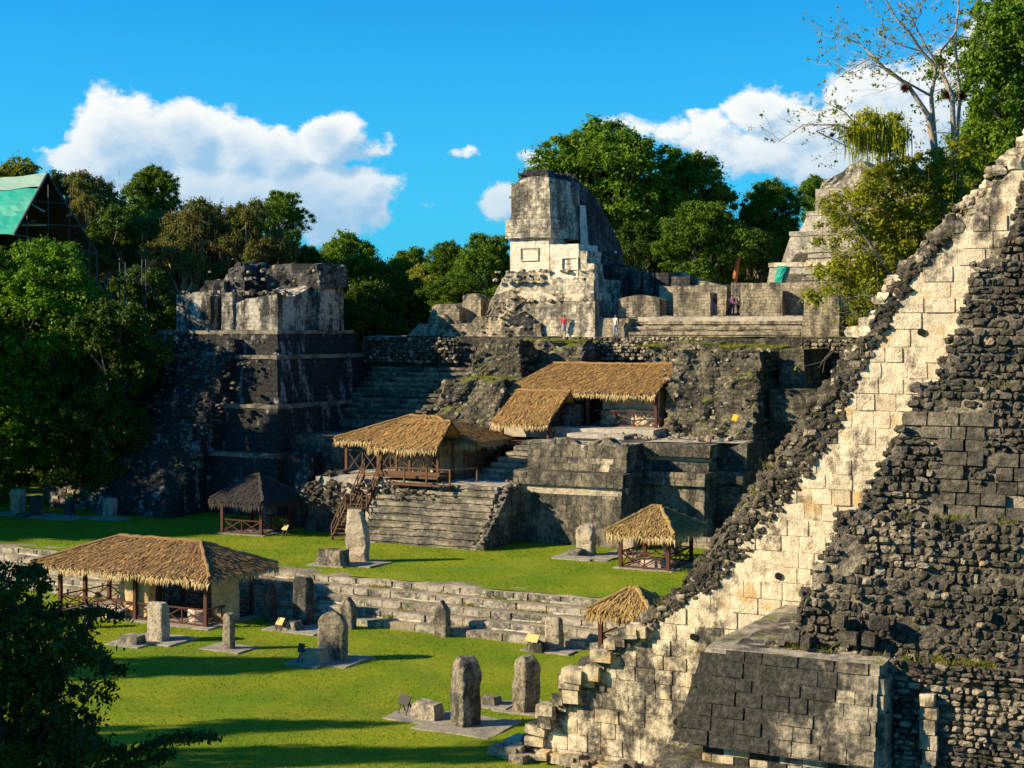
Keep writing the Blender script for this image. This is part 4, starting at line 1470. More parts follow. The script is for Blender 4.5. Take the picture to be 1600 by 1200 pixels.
for (p0_, p1_, z1, dome) in ((963, 1031, 18.75, .35), (1052, 1110, 19.0, .12), (1157, 1222, 19.1, .15), (1256, 1311, 19.05, .05)):
    u0, u1 = ub(p0_, VG), ub(p1_, VG)
    m = M()
    cc, hw = (u0 + u1) / 2, (u1 - u0) / 2
    m.rbox(u0, u1, VG, VG + 1.5, 16.95, z1, res=.35, rough=.10, seed=int(p0_), top=lambda u, v, cc=cc, hw=hw, z1=z1, dome=dome: z1 - dome * ((u - cc) / hw) ** 2)
    m.build('pier', S_gal, T)
u0, u1 = ub(1224, 114.6), ub(1256, 114.6)
m = M()
m.rbox(u0 - .5, u1 + .5, 114.6, 115.6, 16.95, 19.1, res=.4, rough=.08, seed=9)
m.build('infill_wall', S_gal, T)
m = M()
m.rbox(ub(1030, 116.5), ub(1135, 116.5), 116.5, 117.7, 16.95, 19.55, res=.4, rough=.10, seed=10)
m.rbox(ub(1142, 116.5), ub(1330, 116.5), 116.5, 117.7, 16.95, 19.7, res=.4, rough=.10, seed=11)
m.rbox(ub(1030, 120.5), ub(1130, 120.5), 120.5, 122, 16.95, 20.6, res=.4, rough=.14, seed=12, top=lambda u, v: np.interp(u, [ub(1030, 120.5), ub(1065, 120.5), ub(1068, 120.5), ub(1130, 120.5)], [20.7, 20.8, 20.5, 19.6]))
m.rbox(ub(1310, 113) - .35, ub(1310, 113), VG, 123, 16.95, 19.0, res=.5, rough=.07, seed=13)
m.build('back_wall', S_gal, T)
m = M()
m.rbox(ub(1312, 112), 6, 114, 124, ZT - .1, 17.6, res=.8, rough=.1, seed=6)
m.build('side_terrace', S_ter, T)
P = np.stack([rs.uniform(-44, -26, 900), rs.uniform(113.2, 117, 900), np.full(900, 17.02)], -1)
P = P[fbm(P * .6, 3) > .1]
blades('gallery_grass', BLADEY, P, .12, .08, .7, 15)

# ------------------------------------------------------------------ pyramid with a stair far right behind
T = Thing('stair_pyramid', 'grey sunlit pyramid with a long central stair and temple, half behind the bare tree', 'pyramid', (-36, 146, ZT))
VB = 140.0
cu = ub(1330, VB)
for k, (hw, z0, z1, v0) in enumerate(((8.9, ZT - .2, 22.0, 140.0), (7.5, 21.9, 25.0, 142.0), (6.3, 24.9, 27.0, 143.6))):
    m = M()
    m.rbox(cu - hw, cu + hw, v0, 160 - k, z0, z1, l=.9, r=.9, f=.6, res=.7, rough=.12, seed=k)
    m.build('terrace', S_pyr, T)
    m = M()
    m.rbox(cu - hw + .8, cu + hw - .8, v0 + .5, 159 - k, z1 - .05, z1 + .35, res=.7, rough=.08, seed=k)
    m.build('pale_band', S_white if k == 0 else S_pyr, T)
for i in range(20):
    m = M()
    m.tread(cu - 4.6, cu + 4.6, 135.4 + i * .48, 147, ZT - .02 + i * .55, ZT + (i + 1) * .55, nose=.12, res=.7, rough=.07, scale=.8, seed=3)
    m.build('step', S_pyr, T)
m = M()
m.rbox(cu - 6.0, cu - 4.5, 136.0, 146, ZT - .2, 26.4, res=.5, rough=.35, seed=4, top=lambda u, v: ZT + (v - 135.4) * 1.14)
m.build('stair_flank', S_rub, T)
m = M()
m.rbox(cu - 5.0, cu + 5.0, 145.5, 153, 26.8, 29.6, res=.6, rough=.12, seed=5)
m.build('temple_wall', S_pyr, T)
m = M()
m.rbox(cu - 4.7, cu + 4.7, 146, 152, 29.5, 31.6, l=.6, r=.6, res=.5, rough=.4, seed=6, top=lambda u, v: np.interp(u, [cu - 4.7, cu - 2, cu - .8, cu + .3, cu + 4.7], [30.2, 31.4, 32.4, 31.4, 30.6]))
m.build('roof_comb', S_towd, T)
m = M()
m.patch((cu - 7.7, 140.3, 19.9), (cu - 6.9, 140.2, 19.9), (cu - 6.2, 140.35, 21.9), (cu - 7.1, 140.35, 22.0), 5, 6)
o = m.build('tarpaulin', [TARP], None, rough=.15, scale=1.5, p0=(cu - 7, 140, 20))
sm = o.modifiers.new('thick', 'SOLIDIFY')
sm.thickness = .03
tag(o, 'small teal tarpaulin draped on the corner of the grey pyramid beside its stair', 'tarpaulin')


# ------------------------------------------------------------------ thatched shelters
def thatch(T, slopes, mat=TH_new, fringe=TH_fr, seed=0, flen=.5, step=.13, ridges=()):
    """slopes: (eave left, eave right, ridge right, ridge left). Palm leaves laid in courses, hanging fringe at the eaves"""
    r = np.random.RandomState(seed)
    base, leaf, fr = M(), M(), M()
    for (E0, E1, R1, R0) in slopes:
        E0, E1, R1, R0 = (np.asarray(q, float) for q in (E0, E1, R1, R0))
        n = unit(np.cross(E1 - E0, R0 - E0 + R1 - E1))
        if n[2] < 0:
            n = -n
        base.patch(E0, E1, R1, R0, 10, 5)
        base.patch(E0 - n * .14, R0 - n * .14, R1 - n * .14, E1 - n * .14, 5, 10)
        hgt = np.linalg.norm((R0 + R1 - E0 - E1) / 2)
        rows = max(3, int(hgt / step))
        for k in range(rows + 1):
            t = k / rows
            a, b = E0 * (1 - t) + R0 * t, E1 * (1 - t) + R1 * t
            L = np.linalg.norm(b - a)
            cnt = max(2, int(L / .075))
            s = np.clip((np.arange(cnt) + r.uniform(-.4, .8, cnt)) / cnt, 0, 1)[:, None]
            c = a * (1 - s) + b * s
            g = (E0 * (1 - s) + E1 * s) - (R0 * (1 - s) + R1 * s)
            gl = np.linalg.norm(g, axis=1, keepdims=True)
            dn = g / (gl + 1e-6)
            # keep leaves combed straight down the slope
            dn = dn * .45 + unit((E0 + E1) - (R0 + R1)) * .55
            ax = unit(b - a) if L > .05 else unit(E1 - E0)
            ang = r.normal(size=(cnt, 1)) * .2
            dd = dn + ax * ang
            ln = r.uniform(.3, .62, (cnt, 1))
            wd = r.uniform(.035, .10, (cnt, 1))
            lift = r.uniform(.02, .15, (cnt, 1))
            p0 = c + n * r.uniform(.0, .05, (cnt, 1)) - dd * ln * .35 + n * .02
            p1 = c + dd * ln * .65 + n * lift
            v = np.stack([p0 - ax * wd / 2, p0 + ax * wd / 2, p1 + ax * wd * .35, p1 - ax * wd * .35], 1).reshape(-1, 3)
            leaf.add(v, np.arange(cnt * 4).reshape(-1, 4))
        L = np.linalg.norm(E1 - E0)
        for lay in range(3):
            cnt = int(L / .055)
            s = r.uniform(0, 1, cnt)[:, None]
            c = E0 * (1 - s) + E1 * s
            ax = unit(E1 - E0)
            dn = unit((E0 + E1) - (R0 + R1))
            out = dn * np.array([1, 1, 0])
            hang = out * r.uniform(.02, .35, (cnt, 1)) + np.array([0, 0, -1.]) + ax * r.normal(size=(cnt, 1)) * .13
            ln = flen * r.uniform(.5, 1.25, (cnt, 1)) * (1 + .25 * np.sin(s * L * 2.1 + lay))
            wd = r.uniform(.05, .12, (cnt, 1))
            p0 = c - dn * r.uniform(.0, .25, (cnt, 1)) + n * (.06 - .07 * lay)
            p1 = c + hang * ln * .5 + dn * .08
            p2 = c + hang * ln + dn * .06
            v = np.stack([p0 - ax * wd / 2, p0 + ax * wd / 2, p1 + ax * wd * .45, p2, p1 - ax * wd * .45], 1).reshape(-1, 3)
            i = np.arange(cnt)[:, None] * 5
            fr.add(v, i + np.array([[0, 1, 2, 4]]))
            fr.add(np.zeros((0, 3)), np.zeros((0, 3), int)) if False else None
            fr.f.append((i + np.array([[4, 2, 3]])) + fr.nv - len(v))
            fr.mi.append(np.zeros(cnt))
    base.build('roof_bed', mat, T)
    tag(leaf.build('thatch', mat, T), kind='stuff')
    tag(fr.build('thatch_fringe', fringe, T), kind='stuff')
    for (a, b) in ridges:
        mm = M()
        k = 14
        a, b = np.asarray(a, float), np.asarray(b, float)
        pts = a + (b - a) * np.linspace(0, 1, k)[:, None] + np.array([0, 0, .05]) + np.stack([r.normal(size=k) * .02] * 3, -1)
        mm.tube(pts, .12 + r.uniform(-.02, .02, k), 7)
        mm.build('ridge_roll', mat, T)


def hip(u0, u1, v0, v1, ze, ra, rb, zr, sag=0):
    """hip roof: eaves rectangle, ridge from ra to rb (u, v)"""
    A, B, C, D = (u0, v0, ze), (u1, v0, ze), (u1, v1, ze), (u0, v1, ze)
    Ra, Rb = (*ra, zr), (*rb, zr)
    return [(A, B, Rb, Ra), (B, C, Rb, Rb), (C, D, Ra, Rb), (D, A, Ra, Ra)], [(Ra, Rb), (Ra, A), (Rb, B), (Rb, C), (Ra, D)]


def post(T, u, v, z0, z1, wd=.2, mat=WOOD, brace=()):
    M().beam((u, v, z0), (u, v, z1), wd, wd).build('post', mat, T)
    for (du, dv) in brace:
        M().beam((u, v, z1 - .55), (u + du * .5, v + dv * .5, z1 - .02), wd * .55, wd * .6).build('bracket', mat, T)


def railing(T, a, b, h=.95, mat=WOOD, bay=1.6, low=.12, wd=.07):
    a, b = np.asarray(a, float), np.asarray(b, float)
    L = np.linalg.norm(b - a)
    up = np.array([0, 0, 1.])
    M().beam(a + up * h, b + up * h, wd, wd).build('rail', mat, T)
    M().beam(a + up * low, b + up * low, wd, wd).build('rail', mat, T)
    n = max(1, int(round(L / bay)))
    off = unit(np.cross(b - a, up)) * .015
    for i in range(n):
        p, q = a + (b - a) * i / n, a + (b - a) * (i + 1) / n
        M().beam(p + up * low + off, q + up * h + off, wd * .6, wd * .8).build('brace', mat, T)
        M().beam(p + up * h - off, q + up * low - off, wd * .6, wd * .8).build('brace', mat, T)
        if i:
            M().beam(p + up * .0, p + up * h, wd * .9, wd * .9).build('rail_post', mat, T)


def small_hut(label, uc, vc, z0, su, sv, eave, peak, over, mat=TH_new, fr=TH_fr, seed=0, wood=WOOD, floor=True, sides='fblr', group=None):
    T = Thing('thatched_hut', label, 'hut', (uc, vc, z0), group)
    h = .25
    sl_, rd = hip(uc - su / 2 - over, uc + su / 2 + over, vc - sv / 2 - over, vc + sv / 2 + over, z0 + eave, (uc - h, vc), (uc + h, vc), z0 + peak)
    thatch(T, sl_, mat, fr, seed, ridges=rd)
    for du in (-1, 1):
        for dv in (-1, 1):
            post(T, uc + du * su / 2, vc + dv * sv / 2, z0 - .05, z0 + eave + .22, .2, wood, ((-du, 0), (0, -dv)))
    c = [(uc - su / 2, vc - sv / 2, z0), (uc + su / 2, vc - sv / 2, z0), (uc + su / 2, vc + sv / 2, z0), (uc - su / 2, vc + sv / 2, z0)]
    for k, s in enumerate('frbl'):
        if s in sides:
            railing(T, c[k], c[(k + 1) % 4], .95, wood, 1.5)
    for k in range(4):
        a, b = np.array(c[k]), np.array(c[(k + 1) % 4])
        M().beam(a + (0, 0, eave + .12), b + (0, 0, eave + .12), .12, .14).build('beam', wood, T)
    if floor:
        m = M()
        m.rbox(uc - su / 2 - .35, uc + su / 2 + .35, vc - sv / 2 - .35, vc + sv / 2 + .35, z0 - .1, z0 + .045, res=.5, rough=.04)
        m.build('floor_slab', S_pad, T)
    return T


def pad(px0, px1, py, z, dep, name='stone_pad'):
    pass


# long shelter on the lower lawn
T = Thing('thatched_shelter', 'long hip-roofed thatched shelter with brown railings at left on the lower lawn', 'shelter', (-58, 67.5, 0))
sl_, rd = hip(-64.5, -51.7, 64.7, 70.7, 2.78, (-60.6, 67.7), (-54.7, 67.7), 4.15)
thatch(T, sl_, TH_old, TH_fr, 1, flen=.42, ridges=rd)
for u in (-63, -57.5, -52.6):
    for v in (65.5, 67.5, 69.5):
        if u == -57.5 and v == 67.5:
            u_ = -57.4
        post(T, u, v, -.05, 3.0 if v != 67.5 else 3.3, .2, WOOD, ((0, -1),) if v == 65.5 else ((0, 1),) if v == 69.5 else ())
for a, b in (((-63, 65.5), (-57.5, 65.5)), ((-57.5, 65.5), (-52.6, 65.5)), ((-52.6, 65.5), (-52.6, 69.5)), ((-63, 67.5), (-63, 69.5)), ((-63, 69.5), (-57.5, 69.5)), ((-57.5, 69.5), (-52.6, 69.5)), ((-63, 65.5), (-63, 67.5))):
    railing(T, (*a, 0), (*b, 0), .95, WOOD, 1.4)
for v in (65.5, 69.5):
    M().beam((-63.6, v, 2.95), (-52.2, v, 2.95), .14, .16).build('beam', WOOD, T)
for u in (-63, -57.5, -52.6):
    M().beam((u, 65.2, 2.95), (u, 69.9, 2.95), .14, .16).build('beam', WOOD, T)
m = M()
m.rbox(-63.6, -52.0, 64.9, 70.0, -.1, .06, res=.6, rough=.05, seed=3)
m.build('floor_slab', S_pad, T)

# mask shelter on the landing, with its little entrance roof
T = Thing('thatched_shelter', 'wide thatched shelter with a small entrance gable over the wooden stair', 'shelter', (-56, 94, 5.7))
sl_, rd = hip(-61.9, -51.0, 91.5, 97.9, 8.25, (-57.6, 94.6), (-55.2, 94.6), 9.75)
thatch(T, sl_, TH_new, TH_fr, 3, ridges=rd)
F0 = [((-57.2, 88.7, 8.12), (-51.75, 88.7, 8.12), (-51.75, 90.5, 9.72), (-55.4, 90.5, 9.72)), ((-51.75, 92.4, 8.3), (-57.2, 92.4, 8.3), (-55.4, 90.5, 9.72), (-51.75, 90.5, 9.72)), ((-57.2, 92.4, 8.3), (-57.2, 88.7, 8.12), (-55.4, 90.5, 9.72), (-55.4, 90.5, 9.72))]
thatch(T, F0, TH_new, TH_fr, 4, ridges=[((-55.4, 90.5, 9.72), (-51.75, 90.5, 9.72))])
for (u, v) in ((-61.3, 92.1), (-58.6, 92.1), (-54, 92.1), (-51.6, 92.1), (-51.6, 97.3), (-61.3, 97.3), (-51.6, 94.7)):
    post(T, u, v, 5.6, 8.4, .18, WOODB, ((0, -.8 if v < 93 else .8),))
for (u, v) in ((-56.6, 89.3), (-54.3, 89.3), (-52.1, 89.3), (-56.6, 91.3), (-52.1, 91.3)):
    post(T, u, v, 5.6, 8.25, .18, WOODB)
for a, b in (((-61.3, 92.1), (-58.6, 92.1)), ((-58.6, 92.1), (-56.6, 92.1)), ((-51.6, 92.1), (-51.6, 97.3))):
    railing(T, (*a, 5.7), (*b, 5.7), 1.7, WOODB, 1.3, .1)
railing(T, (-55.9, 89.3, 6.5), (-54.3, 89.3, 6.5), 1.3, WOODB, 1.6, .1)
railing(T, (-54.3, 89.3, 6.5), (-52.1, 89.3, 6.5), 1.3, WOODB, 1.2, .1)
M().beam((-56.9, 89.2, 6.15), (-51.9, 89.2, 6.15), .1, .45).build('side_board', WOODB, T)
m = M()
m.rbox(-56.8, -51.9, 88.9, 91.8, 5.95, 6.12, res=2, bottom=True)
m.build('deck', WOODB, T)
mask = M()
mask.rbox(-58.0, -52.6, 93.6, 96.5, 5.7, 8.6, f=.4, res=.3, rough=.45, scale=1.0, seed=6)
mask.build('carved_mask', S_mask, T)

# main upper shelter
T = Thing('thatched_shelter', 'large upper thatched roof over a pale mask wall, set into the broken pyramid', 'shelter', (-46, 103, 9))
sl_ = [((-52.9, 100.3, 11.55), (-40.75, 100.3, 11.55), (-40.35, 103.6, 13.45), (-50.4, 103.6, 13.45)), ((-40.75, 107.0, 11.6), (-52.9, 107.0, 11.6), (-50.4, 103.6, 13.45), (-40.35, 103.6, 13.45)), ((-52.9, 107, 11.6), (-52.9, 100.3, 11.55), (-50.4, 103.6, 13.45), (-50.4, 103.6, 13.45))]
thatch(T, sl_, TH_new, TH_fr, 5, ridges=[((-50.4, 103.6, 13.45), (-40.35, 103.6, 13.45))])
for u in (-52.0, -46.4, -41.1):
    post(T, u, 101.0, 9.0, 11.8, .22, WOOD)
    post(T, u, 106.4, 9.0, 11.8, .22, WOOD)
M().beam((-52.6, 101.0, 11.75), (-40.7, 101.0, 11.75), .16, .18).build('beam', WOOD, T)
M().beam((-41.1, 101.0, 11.75), (-41.1, 106.4, 11.75), .16, .18).build('beam', WOOD, T)
m = M()
m.rbox(-45.8, -41.3, 102.2, 103.2, 8.9, 11.9, res=.35, rough=.10, seed=8)
m.build('mask_wall', S_mask, T)
m = M()
m.rbox(-45.8, -41.3, 101.7, 102.4, 8.9, 10.2, f=.2, res=.2, rough=.35, scale=1.6, seed=9)
m.build('carved_mask', S_stain, T)
m = M()
m.rbox(-52.2, -46.3, 105.2, 106.6, 8.9, 12, res=.6, rough=.1)
m.build('back_wall', S_towb, T)
railing(T, (-45.9, 101.0, 9.05), (-41.2, 101.0, 9.05), 1.15, WOOD, 1.6, .1)
# lower lean-to
T = Thing('thatched_shelter', 'small gabled thatched lean-to just below the large upper thatched roof', 'shelter', (-49.5, 98, 8))
sl_ = [((-51.9, 96.7, 9.45), (-47.45, 96.7, 9.45), (-47.0, 99.4, 11.55), (-51.3, 99.4, 11.55)), ((-47.45, 101.2, 10.2), (-51.9, 101.2, 10.2), (-51.3, 99.4, 11.55), (-47.0, 99.4, 11.55))]
thatch(T, sl_, TH_new, TH_fr, 6, ridges=[((-51.3, 99.4, 11.55), (-47.0, 99.4, 11.55))])
for u in (-51.4, -47.7):
    post(T, u, 97.2, 7.9, 9.9, .2, WOOD)
    post(T, u, 100.7, 7.9, 10.5, .2, WOOD)
M().beam((-47.7, 97.2, 9.8), (-47.7, 100.7, 10.4), .14, .16).build('beam', WOOD, T)
M().beam((-51.4, 97.2, 9.75), (-47.7, 97.2, 9.75), .14, .16).build('beam', WOOD, T)
railing(T, (-47.7, 97.2, 7.95), (-47.7, 100.7, 8.6), 1.0, WOOD, 1.7, .1)
railing(T, (-51.4, 97.2, 7.6), (-47.7, 97.2, 7.6), .5, WOOD, 3.6, .1)
m = M()
m.rbox(-52.2, -46.9, 99.9, 101.4, 7.0, 10.6, res=.6, rough=.15)
m.build('back_wall', S_towb, T)

# three small huts
pA = at_z(968, 887, 2.0)
small_hut('small square golden thatched hut over a pink altar, at the foot of the platform', pA[0] + 1.55, pA[1] + 1.9, 2.0, 3.0, 3.7, 2.2, 3.45, .65, TH_straw, TH_fr, 11)
small_hut('grey thatched hut in the shadow before the black terraced pyramid', -64.9, 86.3, 2.0, 3.3, 3.3, 2.35, 3.9, .62, TH_grey, TH_grey, 12, WOOD)
pB = at_z(943, 1019, 0.0)
small_hut('small straw hut partly hidden by the eroded edge of the near pyramid stair', pB[0] + 1.25, pB[1] + .75, 0.0, 2.5, 2.2, 2.2, 3.1, .5, TH_straw, TH_straw, 13)

# ------------------------------------------------------------------ wooden stair up to the mask shelter
T = Thing('wooden_stair', 'steep brown wooden stair with handrails climbing to the entrance gable', 'stair', (-57, 87.5, 2))
ua, ub_ = -57.9, -56.6
for (v0, z0, v1, z1) in ((85.2, 2.0, 86.9, 3.95), (87.5, 3.95, 89.2, 6.05)):
    for u in (ua, ub_):
        M().beam((u, v0, z0), (u, v1, z1), .09, .24).build('stringer', WOODB, T)
        M().beam((u, v0, z0 + 1.0), (u, v1, z1 + 1.0), .07, .07).build('handrail', WOODB, T)
        M().beam((u, v0, z0 + .55), (u, v1, z1 + .55), .05, .06).build('handrail', WOODB, T)
        for k in (0, .5, 1):
            p = np.array([u, v0 + (v1 - v0) * k, z0 + (z1 - z0) * k])
            M().beam(p, p + (0, 0, 1.05), .08, .08).build('rail_post', WOODB, T)
    n = 8
    for i in range(n):
        t = (i + .5) / n
        M().beam((ua, v0 + (v1 - v0) * t, z0 + (z1 - z0) * t + .08), (ub_, v0 + (v1 - v0) * t, z0 + (z1 - z0) * t + .08), .24, .05).build('tread', TANB if False else WOODB, T)
M().beam((ua - .05, 87.2, 3.93), (ub_ + .05, 87.2, 3.93), .7, .08).build('landing_board', WOODB, T)
for u in (ua, ub_):
    M().beam((u, 87.2, 2.0), (u, 87.2, 3.9), .1, .1).build('support', WOODB, T)
# walkway rail on the landing to the right of the gable
T = Thing('handrail', 'low brown timber walkway rail at the top of the ruined steps', 'handrail', (-51, 88.8, 5.7))
for (u, v) in ((-54.2, 88.4), (-52.4, 88.3), (-50.6, 88.3), (-49.6, 90.2)):
    M().beam((u, v, 5.2), (u, v, 6.75), .1, .1).build('rail_post', WOODB, T)
M().beam((-54.2, 88.4, 6.7), (-50.6, 88.3, 6.7), .08, .08).build('rail', WOODB, T)
M().beam((-50.6, 88.3, 6.7), (-49.6, 90.2, 6.7), .08, .08).build('rail', WOODB, T)
M().beam((-55.0, 88.3, 5.62), (-50.5, 88.25, 5.62), .8, .1).build('walkway_board', WOODB, T)


# ------------------------------------------------------------------ stelae, altars, slabs, sign stands
def stela_mesh(w_, t_, h, top, seed, taper=.0, lean=(0, 0)):
    r = np.random.RandomState(seed)
    nz, n = 15, 20
    th = np.arange(n) * 2 * math.pi / n + math.pi / n
    m = M()
    rings = []
    for k in range(nz + 1):
        t = k / nz
        wk, tk = 1.0, 1.0
        hh = t * h
        if top == 'round':
            q = max(0, (t - .72) / .28)
            wk = math.sqrt(max(0, 1 - (q * .96) ** 2))
            tk = 1 - .35 * q ** 2
        elif top == 'flat':
            q = max(0, (t - .9) / .1)
            wk, tk = 1 - .18 * q, 1 - .2 * q
        elif top == 'peak':
            q = max(0, (t - .76) / .24)
            wk = 1 - .88 * q
            tk = 1 - .5 * q
        elif top == 'shoulder':
            q = max(0, (t - .55) / .45)
            wk = 1 - .38 * q
            tk = 1 - .3 * q ** 2
        wk *= 1 + taper * (t - .5)
        ex = .28
        x = np.sign(np.cos(th)) * np.abs(np.cos(th)) ** ex * w_ / 2 * wk
        y = np.sign(np.sin(th)) * np.abs(np.sin(th)) ** ex * t_ / 2 * tk
        if top == 'shoulder':
            x = x - q * w_ * .16
        rings.append(np.stack([x + lean[0] * hh, y + lean[1] * hh, np.full(n, hh)], -1))
    v = np.concatenate(rings + [rings[-1].mean(0, keepdims=True) + [[0, 0, .03]]])
    f = [(k * n + j, k * n + (j + 1) % n, (k + 1) * n + (j + 1) % n, (k + 1) * n + j) for k in range(nz) for j in range(n)]
    m.add(v, f)
    m.f.append(np.array([(nz * n + j, nz * n + (j + 1) % n, nz * n + n) for j in range(n)]))
    m.mi.append(np.zeros(n))
    return m


def stela(px, py, z, top_py, w_, t_, top, label, mat=S_stela, yaw=0., seed=0, taper=0., lean=(0, 0), rough=.075, group=None, cat='stela', name='stela'):
    u, v = at_z(px, py, z)
    X, Y = u * CT + v * ST, -u * ST + v * CT
    h = (py - top_py) / F * Y
    m = stela_mesh(w_, t_, h + .05, top, seed, taper, lean)
    o = m.build(name, mat, None, rough=rough, scale=2.0, seed=seed)
    o.location = (X, Y, z - .05)
    o.rotation_euler = (0, 0, -TH + yaw)
    return tag(o, label, cat, group)


def altar(px, py, z, w_, t_, h, label, mat=S_step, seed=0, drum=False, yaw=0.):
    u, v = at_z(px, py, z)
    m = M()
    if drum:
        n = 20
        th = np.arange(n) * 2 * math.pi / n
        prof_ = [(0.94, 0), (1, .12), (1, .8), (.93, .98), (.6, 1.0)]
        vv = np.concatenate([np.stack([np.cos(th) * w_ / 2 * a, np.sin(th) * t_ / 2 * a, np.full(n, h * b)], -1) for a, b in prof_] + [[[0, 0, h]]])
        m.add(vv, [(k * n + j, k * n + (j + 1) % n, (k + 1) * n + (j + 1) % n, (k + 1) * n + j) for k in range(4) for j in range(n)])
        m.f.append(np.array([(4 * n + j, 4 * n + (j + 1) % n, 5 * n) for j in range(n)]))
        m.mi.append(np.zeros(n))
    else:
        m.rbox(-w_ / 2, w_ / 2, -t_ / 2, t_ / 2, 0, h, l=.08, r=.1, f=.08, b=.08, res=.2)
    o = m.build('altar', mat, None, rough=.13, scale=1.7, seed=seed)
    o.location = W(u, v, z - .03)
    o.rotation_euler = (0, 0, -TH + yaw)
    return tag(o, label, 'altar')


def slab(px, py, z, su, sv, seed=0):
    u, v = at_z(px, py, z)
    m = M()
    m.rbox(-su / 2, su / 2, -sv / 2, sv / 2, -.12, .06, res=.4, l=.05, r=.05, f=.05, b=.05)
    o = m.build('paving', S_pad, None, rough=.10, scale=1.0, seed=seed)
    o.location = W(u, v, z)
    o.rotation_euler = (0, 0, -TH)
    return tag(o, kind='structure')


def sign(px, py, z, label, col, w_=.75, h=.62, yaw=-.2, tilt=.6, dark=False):
    u, v = at_z(px, py, z)
    T = Thing('sign_stand', label, 'sign', (u, v, z))
    T.e.rotation_euler = (0, 0, -TH + yaw)
    T.p0 = np.zeros(3)
    c, s_ = math.cos(tilt), math.sin(tilt)
    for x in (-w_ * .36, w_ * .36):
        M().beam((x, -.18, 0), (x, .10, h), .04, .04).build('leg', BLACKM, T)
        M().beam((x, .32, 0), (x, .06, h - .06), .04, .04).build('leg', BLACKM, T)
    m = M()
    m.rbox(-w_ / 2, w_ / 2, -.02, .02, 0, .42, res=2, bottom=True)
    p = m.v[0]
    p[:] = np.stack([p[:, 0], p[:, 1] * c + p[:, 2] * s_ - .12, h - .16 + p[:, 2] * c - p[:, 1] * s_], -1)
    m.build('board', col, T)
    return T


# lower lawn
slab(730, 1134, 0, 3.6, 3.0, 1)
slab(660, 1120, 0, 2.6, 2.2, 2)
slab(828, 1107, 0, 2.6, 2.4, 3)
slab(778, 1102, 0, 1.6, 1.6, 4)
slab(520, 1031, 0, 3.2, 2.6, 5)
slab(484, 1036, 0, 2.0, 1.8, 6)
slab(248, 1000, 0, 3.4, 2.4, 7)
slab(206, 1006, 0, 2.4, 1.8, 8)
slab(358, 1013, 0, 2.6, 1.8, 9)
slab(862, 1016, 0, 2.8, 1.8, 10)
slab(470, 983, 0, 3.6, 2.6, 11)
stela(728, 1133, 0, 1025, .92, .98, 'round', 'big split-topped stela, darkest and nearest on the lower lawn, beside a low altar', S_stela, -.42, 1, .06, rough=.13)
stela(822, 1112, 0, 1025, .95, .85, 'round', 'broad round-topped stela nearest the foot of the cream stair flank', S_stela, -.45, 2, .16, (.02, 0), rough=.08)
stela(520, 1030, 0, 956, 1.5, .55, 'round', 'tall evenly arched stela standing mid lawn with its altar in front', S_stela, .02, 3, .04)
stela(247, 1001, 0, 941, 1.15, .62, 'flat', 'square pale carved stela right in front of the long shelter', S_stelap, -.1, 4, .05)
stela(358, 1014, 0, 958, .5, .5, 'flat', 'narrow upright pillar stela alone on a small slab', S_stela, 0., 5, .0)
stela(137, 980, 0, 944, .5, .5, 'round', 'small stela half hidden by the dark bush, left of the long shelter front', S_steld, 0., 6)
stela(691, 994, 0, 939, .75, .55, 'peak', 'pointed stela standing alone against the plaza steps', S_stela, 0., 7, -.1)
stela(868, 1015, 0, 964, .82, .55, 'flat', 'pale leaning flat-topped stela at the foot of the plaza steps', S_stelap, .0, 8, .0, (-.06, 0))
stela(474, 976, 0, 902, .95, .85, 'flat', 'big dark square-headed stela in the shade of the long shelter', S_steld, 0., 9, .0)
stela(545, 982, 0, 934, .72, .6, 'peak', 'half lit rounded stela by the steps, behind the tall arched one', S_stela, 0., 10)
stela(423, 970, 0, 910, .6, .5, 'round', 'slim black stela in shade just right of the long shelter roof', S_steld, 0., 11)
altar(668, 1122, 0, 1.25, .9, .68, 'cut-cornered grey altar left of the big split-topped stela', S_stelap, 1)
altar(766, 1101, 0, .95, .7, .4, 'low flat altar between the two nearest stelae', S_step, 2)
altar(490, 1036, 0, 1.25, .85, .66, 'blocky altar at the foot of the tall arched stela', S_pad, 3)
altar(206, 1007, 0, 1.25, .85, .48, 'slanting altar slab before the square carved stela', S_step, 4)
altar(452, 984, 0, 1.35, .9, .55, 'long low altar with a sign, before the dark square-headed stela', S_stela, 5)
altar(842, 1018, 0, .75, .8, .5, 'dark small altar beside the pale leaning stela', S_steld, 6)
sign(632, 1117, 0, 'dark folding sign stand left of the cut-cornered altar', BLACKM, .6, .6)
sign(472, 1036, 0, 'bare black metal sign frame before the blocky altar', BLACKM, .4, .7, tilt=.3)
sign(832, 1018, 0, 'tan topped sign stand beside the pale leaning stela', TANB, .75, .65)
sign(438, 986, 0, 'yellowish sign board leaning by the long low altar', TANB, .5, .5)
# inside the long shelter
T_ = stela(219, 966, 0, 893, 1.75, .7, 'flat', 'large ochre stela standing inside the long shelter', S_tan, 0., 21, .1)
stela(195, 955, 0, 898, .55, .5, 'round', 'small carved ochre figure inside the long shelter, left of the ochre stela', S_tan, 0., 22, rough=.25, cat='statue', name='carved_figure')
stela(352, 970, 0, 893, 1.3, 1.0, 'flat', 'ochre panel stela at the right end inside the long shelter', S_tan, 0., 23)
altar(180, 965, 0, 1.7, 1.2, .62, 'rounded pale altar inside the left end of the long shelter', S_pink, 24, True)
altar(309, 972, 0, 1.2, 1.0, .72, 'pale drum altar inside the long shelter near the corner post', S_pink, 25, True)
altar(285, 960, 0, 1.5, 1.0, .6, 'dark broken altar in the shade inside the long shelter', S_steld, 26)
